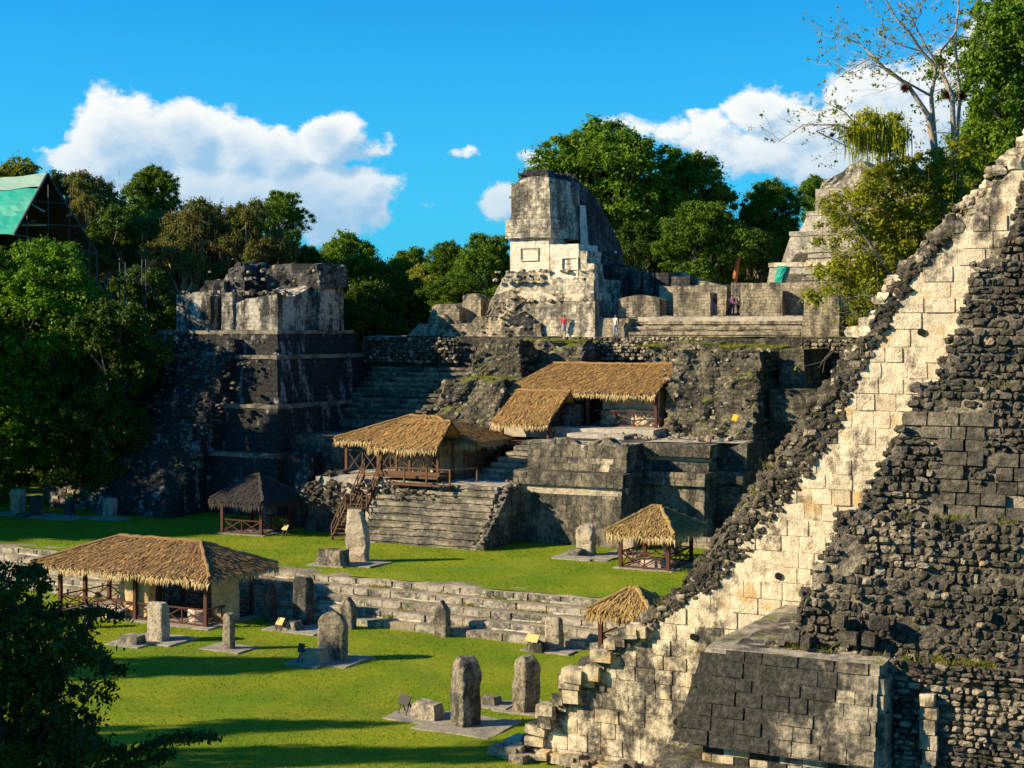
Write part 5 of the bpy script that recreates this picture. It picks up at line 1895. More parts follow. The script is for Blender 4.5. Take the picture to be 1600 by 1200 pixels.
# upper lawn
slab(560, 880, 2, 3.4, 2.6, 21)
slab(520, 882, 2, 2.6, 2.0, 22)
slab(918, 870, 2, 3.8, 2.6, 23)
slab(900, 872, 2, 2.6, 1.8, 24)
slab(978, 866, 2, 2.4, 2.4, 25)
slab(572, 845, 2, 2.4, 1.6, 26)
stela(559, 877, 2, 797, 1.45, .6, 'shoulder', 'tall broken pale stela with a jagged hollow, beside the ruined stair', S_stelap, 0., 31, .02, rough=.13)
stela(916, 867, 2, 818, 1.15, .75, 'round', 'pale stela with two broken humps, left of the small golden hut', S_stelap, -.1, 32, .1, rough=.2)
stela(983, 858, 2, 812, .95, .6, 'round', 'grey stela standing right behind the small golden hut', S_stelap, 0., 33)
stela(1048, 868, 2, 815, .9, .7, 'flat', 'dark stela behind the right posts of the small golden hut', S_steld, 0., 34)
altar(521, 883, 2, 1.75, 1.1, .98, 'weathered boxy altar with a tan sign, beside the tall broken stela', S_stela, 31)
altar(900, 869, 2, 1.0, .9, .45, 'flat round altar before the two-humped stela', S_step, 32, True)
altar(1021, 887, 2, 1.35, 1.0, .62, 'pink block altar inside the small golden hut', S_pink, 33)
altar(974, 868, 2, .8, .6, .4, 'low grey altar at the left corner of the small golden hut', S_step, 34)
sign(505, 883, 2, 'tan sign stand leaning on the weathered boxy altar', TANB, .8, .6)
sign(446, 838, 2, 'small tan sign at the edge of the shadow by the grey thatched hut', TANB, .5, .6)
# shaded row at far left
slab(60, 806, 2, 8.5, 2.4, 41)
slab(165, 810, 2, 3.4, 2.0, 42)
stela(28, 804, 2, 765, 1.0, .8, 'flat', 'pale square block stela, leftmost in the shaded row', S_stelap, 0., 41, .15)
stela(57, 806, 2, 774, .95, .6, 'round', 'dark rounded stela second in the shaded row at far left', S_steld, 0., 42)
stela(109, 806, 2, 777, .7, .5, 'round', 'dark stela with a small yellow sign on top', S_steld, 0., 43)
stela(172, 808, 2, 778, .95, .7, 'flat', 'pale bluish block at the right end of the shaded row', S_stelap, 0., 44)
altar(38, 808, 2, 1.0, .8, .3, 'low black altar in front of the shaded row of stelae', S_steld, 45)
stela(470, 822, 2, 770, 1.5, .7, 'flat', 'broad black slab stela standing in shade right of the grey thatched hut', S_steld, 0., 45)
stela(415, 820, 2, 792, .9, .5, 'flat', 'pale stela glimpsed under the grey thatched hut', S_stelap, 0., 46)
u, v = at_z(109, 806, 2.0)
yy = -u * ST + v * CT
m = M()
m.rbox(-.27, .27, -.03, .03, 0, .26, res=2, bottom=True)
o = m.build('warning_sign', YELLOW, None)
o.location = W(u, v, z_at(777, yy) + .01)
o.rotation_euler = (0, 0, -TH)
tag(o, 'small yellow sign resting on the dark stela at far left', 'sign')
u, yy = at_v(1149, 99.0)
m = M()
m.rbox(-.17, .17, -.03, .03, 0, .42, res=2, bottom=True)
o = m.build('warning_sign', YELLOW, None)
o.location = W(u, 98.7, z_at(657, yy))
o.rotation_euler = (-.35, .25, -TH)
tag(o, 'yellow warning sign fixed on the dark broken rubble mass', 'sign')
# bent pole on the dark rubble at the right
T = Thing('lamp_post', 'rusty bent floodlight post at the right edge of the broken rubble mass', 'lamp', (-33.4, 103, 11.5))
uu, yy = at_v(1172, 103)
zb, zt = z_at(607, yy), z_at(573, yy)
M().beam((uu, 103, zb - .4), (uu - .15, 103, zt), .14, .14).build('pole', plain('rusted_iron', (.20, .07, .035), .8, .3, 12, .3), T)
M().beam((uu - .45, 103, zt - .05), (uu + .2, 102.9, zt + .03), .12, .12).build('arm', WOODB, T)
M().beam((uu + .05, 102.9, zt + .05), (uu + .3, 102.9, zt + .12), .25, .2).build('lamp_head', METAL, T)


# ------------------------------------------------------------------ people
def skinned(name, pts, edges, radii, mat, parent, sub=2):
    me = bpy.data.meshes.new(name)
    me.from_pydata(pts, edges, [])
    me.materials.append(mat)
    o = bpy.data.objects.new(name, me)
    COL.objects.link(o)
    o.parent = parent
    md = o.modifiers.new('skin', 'SKIN')
    for i, r in enumerate(radii):
        me.skin_vertices[0].data[i].radius = (r, r) if not isinstance(r, tuple) else r
    me.skin_vertices[0].data[0].use_root = True
    ss = o.modifiers.new('smooth', 'SUBSURF')
    ss.levels = ss.render_levels = sub
    for p in me.polygons:
        p.use_smooth = True
    return o


def person(px, py, z, label, top_c, leg_c, yaw=0., h=1.68, stride=.0, hair=HAIR, bag=None, skirt=False, arm=.08, v=None):
    if v is None:
        u, v = at_z(px, py, z)
    else:
        u = at_v(px, v)[0]
    e = bpy.data.objects.new('person', None)
    COL.objects.link(e)
    e.location = W(u, v, z)
    e.rotation_euler = (0, 0, yaw)
    e.scale = (h / 1.7,) * 3
    tag(e, label, 'person', None)
    s = stride
    #        pelvis, waist, chest, neck, head base, head top
    pts = [(0, 0, .92), (0, 0, 1.10), (0, .01, 1.30), (0, .0, 1.45), (0, -.015, 1.54), (0, -.02, 1.645),
           (-.09, 0, .88), (-.10, -s * .5, .50), (-.10, -s + .05, .09), (-.10, -s - .10, .04),
           (.09, 0, .88), (.10, s * .4, .50), (.10, s + .10, .10), (.10, s - .04, .04),
           (-.17, .0, 1.40), (-.23, .03, 1.13), (-.22, -arm, .90), (-.21, -arm - .04, .80),
           (.17, .0, 1.40), (.23, .03, 1.13), (.22, -arm * .5, .90), (.21, -arm * .5 - .04, .80)]
    ed = [(0, 1), (1, 2), (2, 3), (3, 4), (4, 5), (0, 6), (6, 7), (7, 8), (8, 9), (0, 10), (10, 11), (11, 12), (12, 13), (2, 14), (14, 15), (15, 16), (16, 17), (2, 18), (18, 19), (19, 20), (20, 21)]
    rr = [(.15, .11), (.125, .095), (.15, .105), .055, .075, .085, .085, .06, .042, .035, .085, .06, .042, .035, .058, .045, .034, .03, .058, .045, .034, .03]
    skinned('body', pts, ed, rr, SKIN, e)
    g = .022
    sp = [pts[0], pts[1], pts[2], (0, 0, 1.42), pts[14], (-.215, .022, 1.2), pts[18], (.215, .022, 1.2)]
    skinned('shirt', sp, [(0, 1), (1, 2), (2, 3), (2, 4), (4, 5), (2, 6), (6, 7)], [(.17, .135), (.15, .12), (.172, .128), .075, .08, .068, .08, .068], top_c, e)
    if skirt:
        lp = [(0, 0, 1.0), (0, 0, .85), (0, 0, .55), (0, 0, .42)]
        skinned('skirt', lp, [(0, 1), (1, 2), (2, 3)], [(.165, .13), (.19, .15), (.2, .16), (.2, .16)], leg_c, e)
    else:
        lp = [(0, 0, .96), pts[6], pts[7], (pts[8][0], pts[8][1], .11), pts[10], pts[11], (pts[12][0], pts[12][1], .12)]
        skinned('trousers', lp, [(0, 1), (1, 2), (2, 3), (0, 4), (4, 5), (5, 6)], [(.165, .13), .105, .08, .065, .105, .08, .065], leg_c, e)
    for a, b in ((8, 9), (12, 13)):
        skinned('shoe', [(pts[a][0], pts[a][1] + .03, .045), (pts[b][0], pts[b][1] - .03, .04)], [(0, 1)], [.052, .046], SHOE, e, 1)
    skinned('hair', [(0, .03, 1.55), (0, .015, 1.64), (0, -.015, 1.675)], [(0, 1), (1, 2)], [.075, .092, .08], hair, e, 1)
    for x in (-.032, .032):
        M().add(np.array(CV) * .009 + (x, -.098, 1.60), CF).build('eye', EYE_M, e)
    M().add(np.array(CV) * (.012, .018, .02) + (0, -.108, 1.575), CF).build('nose', SKIN, e)
    M().add(np.array(CV) * (.022, .006, .006) + (0, -.09, 1.535), CF).build('mouth', plain('lips', (.3, .1, .08)), e)
    if bag:
        m = M()
        m.rbox(-.15, .15, .12, .28, 1.02, 1.42, l=.03, r=.03, b=.04, res=.1, bottom=True)
        o = m.build('backpack', bag, e, rough=.03, scale=6)
    return e


C_red = cloth('rose_red_cloth', (.55, .06, .09))
C_lav = cloth('lavender_cloth', (.26, .24, .36))
C_dark = cloth('dark_cloth', (.025, .025, .03))
C_navy = cloth('navy_cloth', (.03, .035, .07))
C_blue = cloth('pale_denim', (.25, .30, .42))
C_white = cloth('pale_cloth', (.62, .55, .48))
C_purp = cloth('purple_bag', (.22, .05, .18))
C_maroon = cloth('maroon_cloth', (.10, .025, .03))
H_brown = plain('brown_hair', (.10, .045, .02), .6, 0, 20, .2)
person(60, 946, 0, 'person in dark maroon top and black trousers walking past the dark bush', C_maroon, C_dark, 1.6, 1.75, .22)
person(881, 0, ZT + .05, 'person in rose red top and lavender skirt standing below the white tower', C_red, C_lav, 2.9, 1.72, .04, H_brown, v=110.95, skirt=True)
person(962, 0, ZT + .05, 'person in pale clothing with a dark bag near the steps', C_white, C_blue, -.9, 1.72, .12, H_brown, v=111.1, bag=C_dark)
person(1117, 0, 17.0, 'person in dark top and pale jeans walking between two stone piers', C_dark, C_blue, 1.1, 1.72, .2, v=113.9)
person(1144, 0, 17.0, 'person carrying a purple backpack, seen from behind in the gallery', C_navy, C_navy, 3.14 - .3, 1.72, .06, v=114.6, bag=C_purp)
person(1155, 0, 17.0, 'person in all dark clothes half hidden by a stone pier', C_dark, C_dark, 2.6, 1.65, .05, v=115.3)


# ------------------------------------------------------------------ trees
def leaves_mesh(name, mat, centers, radii, per, size, seed, up=.5, squash=.75, aspect=1.7, droop=0.):
    r = np.random.RandomState(seed)
    n = len(centers)
    c = np.repeat(np.asarray(centers), per, 0)
    rad = np.repeat(np.asarray(radii), per)
    N = len(c)
    d_ = r.normal(size=(N, 3))
    d_ /= np.linalg.norm(d_, axis=1, keepdims=True)
    rr = rad * np.minimum(np.abs(r.normal(size=N)) * .62 + .12, 1.7)
    off = d_ * rr[:, None] * np.array([1, 1, squash])
    nrm = d_ * .7 + r.normal(size=(N, 3)) * .55 + np.array([0, 0, up])
    nrm /= np.linalg.norm(nrm, axis=1, keepdims=True)
    t = np.cross(nrm, r.normal(size=(N, 3)))
    t[:, 2] -= droop
    t -= nrm * (t * nrm).sum(1, keepdims=True)
    t /= np.linalg.norm(t, axis=1, keepdims=True)
    b = np.cross(nrm, t)
    s = size * r.uniform(.6, 1.35, N)[:, None]
    p = c + off
    v = np.stack([p - t * s * aspect / 2, p + b * s / 2 + t * s * .1, p + t * s * aspect / 2, p - b * s / 2 + t * s * .1], 1).reshape(-1, 3)
    return M().add(v, np.arange(N * 4).reshape(-1, 4)).mesh(name, mat)


def crown_clumps(blobs, per_blob, seed, rel=(.2, .34), low=-.35, inner=.2):
    r = np.random.RandomState(seed)
    cs, rs_ = [], []
    for (x, y, z, a, b, c) in blobs:
        k = 0
        while k < per_blob:
            d_ = r.normal(size=3)
            d_ /= np.linalg.norm(d_)
            if d_[2] < low and r.rand() < .85:
                continue
            f = r.uniform(.72, 1.0) if r.rand() > inner else r.uniform(.2, .7)
            cs.append((x + d_[0] * a * f, y + d_[1] * b * f, z + d_[2] * c * f))
            rs_.append((a + b + c) / 3 * r.uniform(*rel))
            k += 1
    return np.array(cs), np.array(rs_)


def bent(a, b, k, amt, r):
    a, b = np.asarray(a, float), np.asarray(b, float)
    t = np.linspace(0, 1, k)[:, None]
    p = a * (1 - t) + b * t
    p[1:-1] += r.normal(size=(k - 2, 3)) * amt * np.linalg.norm(b - a)
    return p


def trunk_mesh(name, mat, blobs, clumps, h0, rad, seed, twigs=40):
    r = np.random.RandomState(seed)
    m = M()
    fork = np.array([0, 0, h0])
    m.tube(np.concatenate([[(0, 0, -14.0)], bent((0, 0, -.6), fork, 6, .03, r)]), np.concatenate([[rad * 1.8], np.linspace(rad * 1.35, rad * .8, 6)]), 8)
    for (x, y, z, a, b, c) in blobs:
        st = np.array([0, 0, h0 * r.uniform(.75, 1.0)])
        m.tube(bent(st, (x, y, z), 6, .05, r), np.linspace(rad * .5, rad * .14, 6), 6)
    for i in r.choice(len(clumps), min(twigs, len(clumps)), replace=False):
        b = np.array(blobs)[:, :3]
        k = np.argmin(((b - clumps[i]) ** 2).sum(1))
        m.tube(bent(b[k] - [0, 0, .3], clumps[i], 4, .06, r), np.linspace(rad * .16, rad * .04, 4), 4)
    return m.mesh(name, mat, smooth=True)


def moss_mesh(name, mat, pts, ln, seed, wd=.06):
    r = np.random.RandomState(seed)
    n = len(pts)
    th = r.uniform(0, math.pi, n)
    a = np.stack([np.cos(th), np.sin(th), np.zeros(n)], -1) * (wd * r.uniform(.5, 1.5, n))[:, None]
    L = (ln * r.uniform(.3, 1.3, n))[:, None]
    dn = np.array([0, 0, -1.]) * L + r.normal(size=(n, 3)) * .06 * L
    v = np.stack([pts - a / 2, pts + a / 2, pts + dn * .55 + a * .35, pts + dn, pts + dn * .55 - a * .35], 1).reshape(-1, 3)
    m = M().add(v, np.arange(n)[:, None] * 5 + np.array([[0, 1, 2, 4]]))
    m.f.append(np.arange(n)[:, None] * 5 + np.array([[4, 2, 3]]))
    m.mi.append(np.zeros(n))
    return m.mesh(name, mat)


class Kind:
    """a tree kind: unit tree 16 m tall with a crown about 10 m across; copies are scaled"""
    def __init__(s, leaf, seed, blobs, per_blob=26, per=70, size=.34, h0=5.5, rad=.38, bark=BARK, moss=0, up=.5, squash=.75, rel=(.2, .34), droop=0., inner=.2, low=-.35, mlen=1.6):
        c, r = crown_clumps(blobs, per_blob, seed, rel, low, inner)
        s.crown = leaves_mesh('crown', leaf, c, r, per, size, seed + 1, up, squash, droop=droop)
        s.trunk = trunk_mesh('trunk', bark, blobs, c, h0, rad, seed + 2)
        s.moss = None
        if moss:
            rr = np.random.RandomState(seed + 3)
            k = rr.randint(len(c), size=moss)
            pts = c[k] + rr.normal(size=(moss, 3)) * .45
            s.moss = moss_mesh('hanging_moss', L_moss, pts, mlen, seed + 4)


def plant(kind, name, label, X, Y, z0, sx, sz, rot, group=None, sy=None, cat='tree'):
    e = bpy.data.objects.new(name, None)
    COL.objects.link(e)
    e.location = (X, Y, z0)
    e.rotation_euler = (0, 0, rot)
    e.scale = (sx, sy or sx, sz)
    tag(e, label, cat, group)
    for nm, me in (('trunk', kind.trunk), ('crown', kind.crown), ('hanging_moss', kind.moss)):
        if me is not None:
            o = bpy.data.objects.new(nm, me)
            COL.objects.link(o)
            o.parent = e
    return e


def by_px(px, Y):
    return (px - 800) / F * Y


def rblobs(n, seed, R=3.6, z0=9.5, z1=14.2, br=(1.7, 2.6), skirt=0, zs=3.5):
    r = np.random.RandomState(seed)
    out = []
    for i in range(n):
        a = i * 2.4 + r.uniform(-.4, .4)
        q = R * math.sqrt((i + .3) / n)
        z = z1 - (z1 - z0) * (q / R) ** 1.6 * r.uniform(.5, 1.15) - (0 if i % 3 else r.uniform(0, 2.5))
        b = r.uniform(*br)
        out.append((q * math.cos(a), q * math.sin(a), z, b, b, b * .8))
    for i in range(skirt):
        a = i * 2.1 + r.uniform(-.5, .5)
        q = R * r.uniform(.55, .95)
        b = r.uniform(*br) * .95
        out.append((q * math.cos(a), q * math.sin(a), r.uniform(zs, z0 + 1), b, b, b))
    return out


K_broad = Kind(L_green, 10, rblobs(14, 1, skirt=7, zs=5.5), per_blob=30, per=130, size=.15, rel=(.2, .36))
K_broad2 = Kind(L_green, 20, rblobs(13, 2, 3.7, 7.5, 14.0, (1.5, 2.6), 9, 3.5), per_blob=30, per=125, size=.15, rel=(.2, .36))
K_deep = Kind(L_deep, 30, rblobs(14, 3, 3.8, 6, 14.2, (1.6, 2.6), 10, 1.5), per_blob=28, per=120, size=.16, rel=(.2, .36))
K_mossy = Kind(L_brown, 40, rblobs(20, 4, 4.2, 6.0, 14.2, (1.1, 1.8), 16, .5), per_blob=26, per=80, size=.15, moss=2600, bark=BARKP, rel=(.24, .45), inner=.3, mlen=1.2)
K_olive = Kind(L_olive, 50, rblobs(18, 5, 3.9, 6.0, 14.3, (1.2, 2.0), 14, .5), per_blob=28, per=80, size=.15, moss=900, bark=BARKP, rel=(.24, .45), inner=.3, mlen=1.2)
K_bush = Kind(L_bright, 60, rblobs(18, 6, 3.8, 6.0, 14.0, (1.5, 2.3), 22, 2.6), per_blob=40, per=125, size=.13, h0=4, rel=(.16, .3), up=.9, low=-.6, inner=.35)

FG = 'tall forest trees beyond the ruins'
FU = 'understorey trees in the dark forest wall'
UWHERE = ['at the very left edge under the teal roof eave', 'under the teal roof ridge', 'under the gable of the teal roof', 'right behind the foot of the teal roof gable', 'behind the thin grey scaffold',
          'between the scaffold and the broken temple', 'behind the left end wall of the broken temple', 'under the left bearded mossy tree', 'behind the doorway of the broken temple', 'under the right bearded mossy tree', 'behind the vault rubble of the broken temple',
          'behind the right end of the broken temple', 'just past the right corner of the broken temple', 'under the round green tree of the gap', 'in the left half of the gap before the tower', 'in the middle of the gap before the tower', 'in the right half of the gap before the tower', 'left above the low ruin', 'hidden behind the white tower walls',
          'close right of the tower hollow side', 'under the middle of the largest crown', 'behind the left piers of the gallery', 'beside the red-barked trunk', 'left of the grey stair pyramid foot']
spec = [
    # kind, label, px, top py, Y, crown width px, z ground, rot
    (K_bush, 'tree', 'dense bright green tree with upswept foliage at far left, in front of the teal roof', 80, 326, 127, 275, 2.0, .3),
    (K_deep, 'tree', 'dark tree low between the bright green tree and the black terraced pyramid', 165, 440, 121, 200, 2.0, 1.3),
    (K_deep, 'tree', 'dark tree beside the scaffold, between the teal roof and the terraced pyramid', 215, 395, 135, 150, 4.0, 1.0),
    (K_olive, 'tree', 'tall olive brown tree above the ridge of the teal roof, at the left edge', 28, 222, 172, 170, 2.0, .5),
    (K_mossy, 'tree', 'tall brownish tree just right of the teal roof gable', 135, 250, 165, 160, 2.0, 2.2),
    (K_deep, 'tree', 'dark tree between the teal roof ridge and the tall brownish tree', 88, 246, 176, 150, 2.0, 1.2),
    (K_broad2, 'tree', 'green tree low between the teal roof gable and the mossy trees', 190, 282, 174, 150, 2.0, 4.9),
    (K_deep, 'tree', 'shadowy tree standing right behind the teal roof', 175, 300, 160, 150, 2.0, 2.9),
    (K_broad, 'tree', 'bright green tree top sticking up left of the mossy trees', 242, 252, 180, 92, 2.0, 4.1),
    (K_mossy, 'tree', 'brown mossy tree with long hanging beards, left one of the pair over the terraced pyramid', 300, 290, 158, 165, 2.0, 3.0),
    (K_mossy, 'tree', 'brown mossy tree right of its bearded twin, behind the broken temple', 395, 292, 158, 150, 2.0, 5.2),
    (K_mossy, 'tree', 'middle brown mossy tree, between its two bearded neighbours', 348, 300, 163, 150, 2.0, 1.1),
    (K_mossy, 'tree', 'brown mossy tree filling in under the bright green tree top', 235, 310, 166, 150, 2.0, 4.4),
    (K_broad2, 'tree', 'green tree rising at the right end of the mossy trees', 442, 282, 172, 92, 2.0, 1.2),
    (K_deep, 'tree', 'small dark tree at the right foot of the mossy trees', 478, 372, 165, 75, 4.0, .2),
    (K_broad, 'tree', 'round green tree behind the right end of the broken temple', 545, 352, 190, 135, 6.0, 2.7),
    (K_broad2, 'tree', 'green tree in the middle of the gap between temple and tower', 640, 366, 195, 125, 6.0, 3.6),
    (K_deep, 'tree', 'deep green tree filling the hollow left of the low ruin', 585, 420, 170, 150, 6.0, 4.4),
    (K_broad, 'tree', 'green tree at the left of the gap close to the mound of the low ruin', 700, 370, 180, 90, 8.0, 5.0),
    (K_broad2, 'tree', 'leafy green tree pressed against the left side of the white tower', 762, 343, 158, 125, 12.0, .9),
    (K_broad, 'tree', 'low rounded green tree directly behind the low ruin', 712, 420, 150, 110, 13.0, 1.9),
    (K_broad, 'tree', 'largest tree, huge sunlit crown right above the dark side of the tower', 950, 172, 168, 260, ZT, 3.3),
    (K_broad2, 'tree', 'big dark crown forming the right shoulder of the largest tree', 1075, 203, 172, 190, ZT, 2.0),
    (K_broad2, 'tree', 'mid green tree standing in front of the largest crown, above the gallery', 1100, 290, 152, 170, ZT, .4),
    (K_deep, 'tree', 'shaded tree just right of the tower, low under the largest crown', 1000, 330, 158, 120, ZT, 5.6),
    (K_broad, 'tree', 'green tree left of the grey stair pyramid', 1205, 272, 176, 115, ZT, 4.6),
    (K_deep, 'tree', 'dark little tree at the left base of the grey stair pyramid', 1180, 345, 158, 95, ZT, 3.9),
    (K_broad, 'tree', 'tree peeping over the top left of the grey stair pyramid', 1275, 268, 200, 70, ZT, 2.5),
    (K_olive, 'tree', 'yellowish tree with loose foliage covering the right half of the grey stair pyramid', 1400, 300, 110, 190, 2.0, 1.4),
    (K_olive, 'tree', 'olive tree rising behind the upper stair edge of the near pyramid', 1490, 215, 104, 190, 2.0, .1),
    (K_broad, 'tree', 'green tree leaning over the upper stair edge, below the top right crown', 1560, 150, 100, 170, 2.0, 2.4),
    (K_broad2, 'tree', 'tree whose thick dark green crown fills the top right corner', 1590, -60, 96, 250, 2.0, 4.0),
    (K_deep, 'tree', 'dark green tree below the top right crown, at the right edge', 1585, 70, 99, 190, 2.0, 1.0),
    (K_olive, 'tree', 'thin olive tree between the bare tree and the near pyramid stair', 1530, 250, 98, 150, 2.0, 3.0),
    (K_bush, 'tree', 'green tree cut by the left picture edge, low below the teal roof', -20, 350, 128, 190, 2.0, 2.3),
]
r_ = np.random.RandomState(44)
for i, px in enumerate(list(range(-10, 800, 45)) + [1010, 1060, 1130, 1175, 1225]):
    py = float(np.interp(px, [0, 150, 300, 450, 550, 700, 800, 1000, 1250], [300, 300, 322, 335, 385, 405, 390, 340, 335])) + r_.uniform(-22, 22)
    spec.append(((K_deep, K_broad2, K_deep, K_olive)[i % 4] if px > 480 or i % 4 else K_mossy, 'tree', 'lower forest tree ' + UWHERE[i], px, py, 178 + r_.uniform(-6, 14), r_.uniform(120, 180), 2.0, r_.uniform(0, 6)))
for kd, nm, lb, px, py, Y, wpx, z0, rot in spec:
    X = by_px(px, Y)
    ztop = z_at(py, Y)
    sx = wpx / F * Y / 10.6
    sz = min((ztop - z0) / 16.2, sx * 1.12)
    plant(kd, nm, lb, X, Y, ztop - 16.2 * sz, sx, sz, rot, FU if 'lower forest' in lb else FG)

# forest behind: one dense far-off mass that closes the view
r = np.random.RandomState(5)
bl = []
for i in range(230):
    X = r.uniform(-125, 150)
    Y = r.uniform(205, 250)
    top = 27 + 7 * fbm(np.array([[X * .03, 0, 0]]), 3)[0] + r.uniform(-3, 2)
    rr = r.uniform(3, 5.5)
    bl.append((X, Y, top - rr, rr, rr, rr))
    bl.append((X + r.normal() * 3, Y - 3, top - rr - 7, rr, rr, rr * 1.2))
    bl.append((X + r.normal() * 3, Y - 5, top - rr - 15, rr, rr, rr * 1.3))
c, q = crown_clumps(bl, 14, 8, (.2, .36), -.2, .05)
o = bpy.data.objects.new('far_forest', leaves_mesh('far_forest', L_deep, c, q, 60, .42, 9, .5))
COL.objects.link(o)
tag(o, kind='stuff')

# undergrowth on the left slope
r = np.random.RandomState(15)
bl = []
for i in range(46):
    X = r.uniform(-60, -33)
    Y = r.uniform(123, 142)
    rr = r.uniform(1.5, 3.4)
    bl.append((X, Y, 2 + rr * .5 + r.uniform(0, 6) * (Y > 122), rr, rr, rr))
c, q = crown_clumps(bl, 16, 9, (.22, .4), -.2, .05)
o = bpy.data.objects.new('undergrowth', leaves_mesh('undergrowth', L_deep, c, q, 45, .4, 10, .5))
COL.objects.link(o)
tag(o, kind='stuff')

# fallen leaves on the lower lawn
q = lawn_points(900, 60, 1150, 54, 84, .05, 33)
q = q[(q[:, 1] < 69) & ((q[:, 0] < -28) | (q[:, 1] < 49))]
o = bpy.data.objects.new('fallen_leaves', leaves_mesh('fallen_leaves', L_brom2, q, np.full(len(q), .02), 1, .07, 8, 2.5))
COL.objects.link(o)
o.rotation_euler = (0, 0, -TH)
tag(o, kind='stuff')

# trees left of the view whose shade lies over the plaza and the terraced pyramid
off = [(K_deep, 'tree', 'broad dark tree left of the plaza, outside the photograph', -54, 119, 2, 1.6, 1.45, 1.0), (K_broad, 'tree', 'spreading tree at the left border of the upper lawn', -66, 103, 1, 1.5, 1.6, 2.0),
       (K_deep, 'tree', 'thick tree beside the bright green one, outside the photograph', -49, 110, 2, 1.15, 1.65, 1.7),
       (K_deep, 'tree', 'low thick tree beside the bright green one, outside the photograph', -50, 104, 2, 1.0, 1.36, 2.9),
       (K_broad, 'tree', 'slender tree standing left of the lower lawn, outside the photograph', -43, 68.8, 0, .45, 1.15, 2.2), (K_mossy, 'tree', 'mossy slender tree left of the near lawn, outside the photograph', -40, 57.4, 0, .40, 1.15, 4.0),
       (K_mossy, 'tree', 'thin mossy tree nearest the lawn edge on the left, outside the photograph', -34, 53.4, 0, .45, 1.3, 2.0),
       (K_deep, 'tree', 'great tree standing left of the viewpoint', -21, 27, 0, 1.5, 1.6, .4), (K_broad, 'tree', 'second great tree left of the viewpoint', -25, 17, 0, 1.5, 1.7, 3.4)]
for kd, nm, lb, X, Y, z0, sx, sz, rot in off:
    plant(kd, nm, lb, X, Y, z0, sx, sz, rot)

# ------------------------------------------------------------------ bare tree with bromeliads and moss (upper right)
r = np.random.RandomState(23)
YB = 90.0
e = bpy.data.objects.new('bare_tree', None)
COL.objects.link(e)
e.location = (by_px(1500, YB), YB, 2.0)
tag(e, 'pale half-bare tree with red-brown tufts and mossy branches, right of the grey stair pyramid', 'tree')
O = np.array(e.location)


def bp(px, py, dy=0.):
    y = YB + dy
    return np.array([by_px(px, y), y, z_at(py, y)]) - O


mw, ml = M(), []
limbs = [[(1500, 560, 0, .34), (1490, 400, 0, .30), (1475, 330, 0, .26), (1462, 240, 0, .22), (1450, 180, 0, .17), (1418, 132, 0, .12), (1385, 110, 0, .09), (1365, 88, 0, .07), (1345, 70, 1, .05), (1305, 50, 1, .02)],
         [(1462, 240, 0, .17), (1455, 150, .5, .13), (1463, 105, .5, .11), (1440, 80, .5, .09), (1420, 50, 0, .07), (1400, 28, 0, .05), (1380, -8, 0, .03)],
         [(1495, 400, .5, .22), (1492, 260, .5, .18), (1488, 150, 0, .14), (1470, 110, 0, .12), (1470, 80, .8, .08), (1490, 55, 1, .05), (1505, 30, 1, .03)],
         [(1492, 260, .5, .13), (1500, 150, 1, .11), (1497, 120, 1, .09), (1492, 60, 1, .08), (1498, 10, 1.2, .05), (1496, -30, 1.2, .04)],
         [(1480, 340, 0, .2), (1440, 270, -1, .15), (1400, 235, -1, .11), (1352, 210, -1.5, .08), (1310, 195, -2, .06), (1255, 195, -2, .035), (1215, 222, -2, .015)],
         [(1310, 195, -2, .05), (1275, 205, -2, .04), (1330, 232, -1.5, .03), (1335, 275, -1.5, .015)],
         [(1352, 210, -1.5, .05), (1320, 175, -2, .035), (1290, 160, -2, .02), (1268, 172, -2, .012)],
         [(1455, 150, .5, .08), (1410, 125, 0, .06), (1388, 108, -.5, .05), (1362, 100, -.5, .03), (1325, 118, -.5, .015)],
         [(1440, 80, .5, .05), (1412, 72, .5, .04), (1385, 60, .5, .03), (1375, 45, .5, .015)],
         [(1365, 88, 0, .05), (1335, 105, 0, .03), (1305, 125, 0, .012)], [(1345, 70, 1, .035), (1320, 40, 1, .02), (1312, 52, 1, .01)],
         [(1420, 50, 0, .05), (1440, 20, 0, .03), (1430, -10, 0, .02)], [(1470, 110, 0, .07), (1445, 70, -.5, .05), (1425, 30, -.5, .04), (1412, 8, -.5, .02)],
         [(1490, 55, 1, .04), (1520, 60, 1, .03), (1545, 70, 1.2, .02)],
         # lower dry boughs over the stair edge
         [(1490, 470, -.5, .16), (1440, 462, -1.5, .12), (1400, 440, -2, .09), (1365, 390, -2.5, .07), (1330, 340, -2.5, .05), (1305, 330, -2.5, .025)],
         [(1440, 462, -1.5, .09), (1395, 468, -2, .06), (1350, 462, -2.5, .04), (1318, 466, -2.5, .02)],
         [(1400, 440, -2, .07), (1385, 480, -2, .05), (1355, 505, -2.2, .035), (1312, 518, -2.4, .015)],
         [(1365, 390, -2.5, .05), (1310, 400, -2.6, .03), (1265, 378, -2.6, .015)], [(1385, 480, -2, .04), (1372, 500, -2, .03), (1360, 540, -2, .012)]]
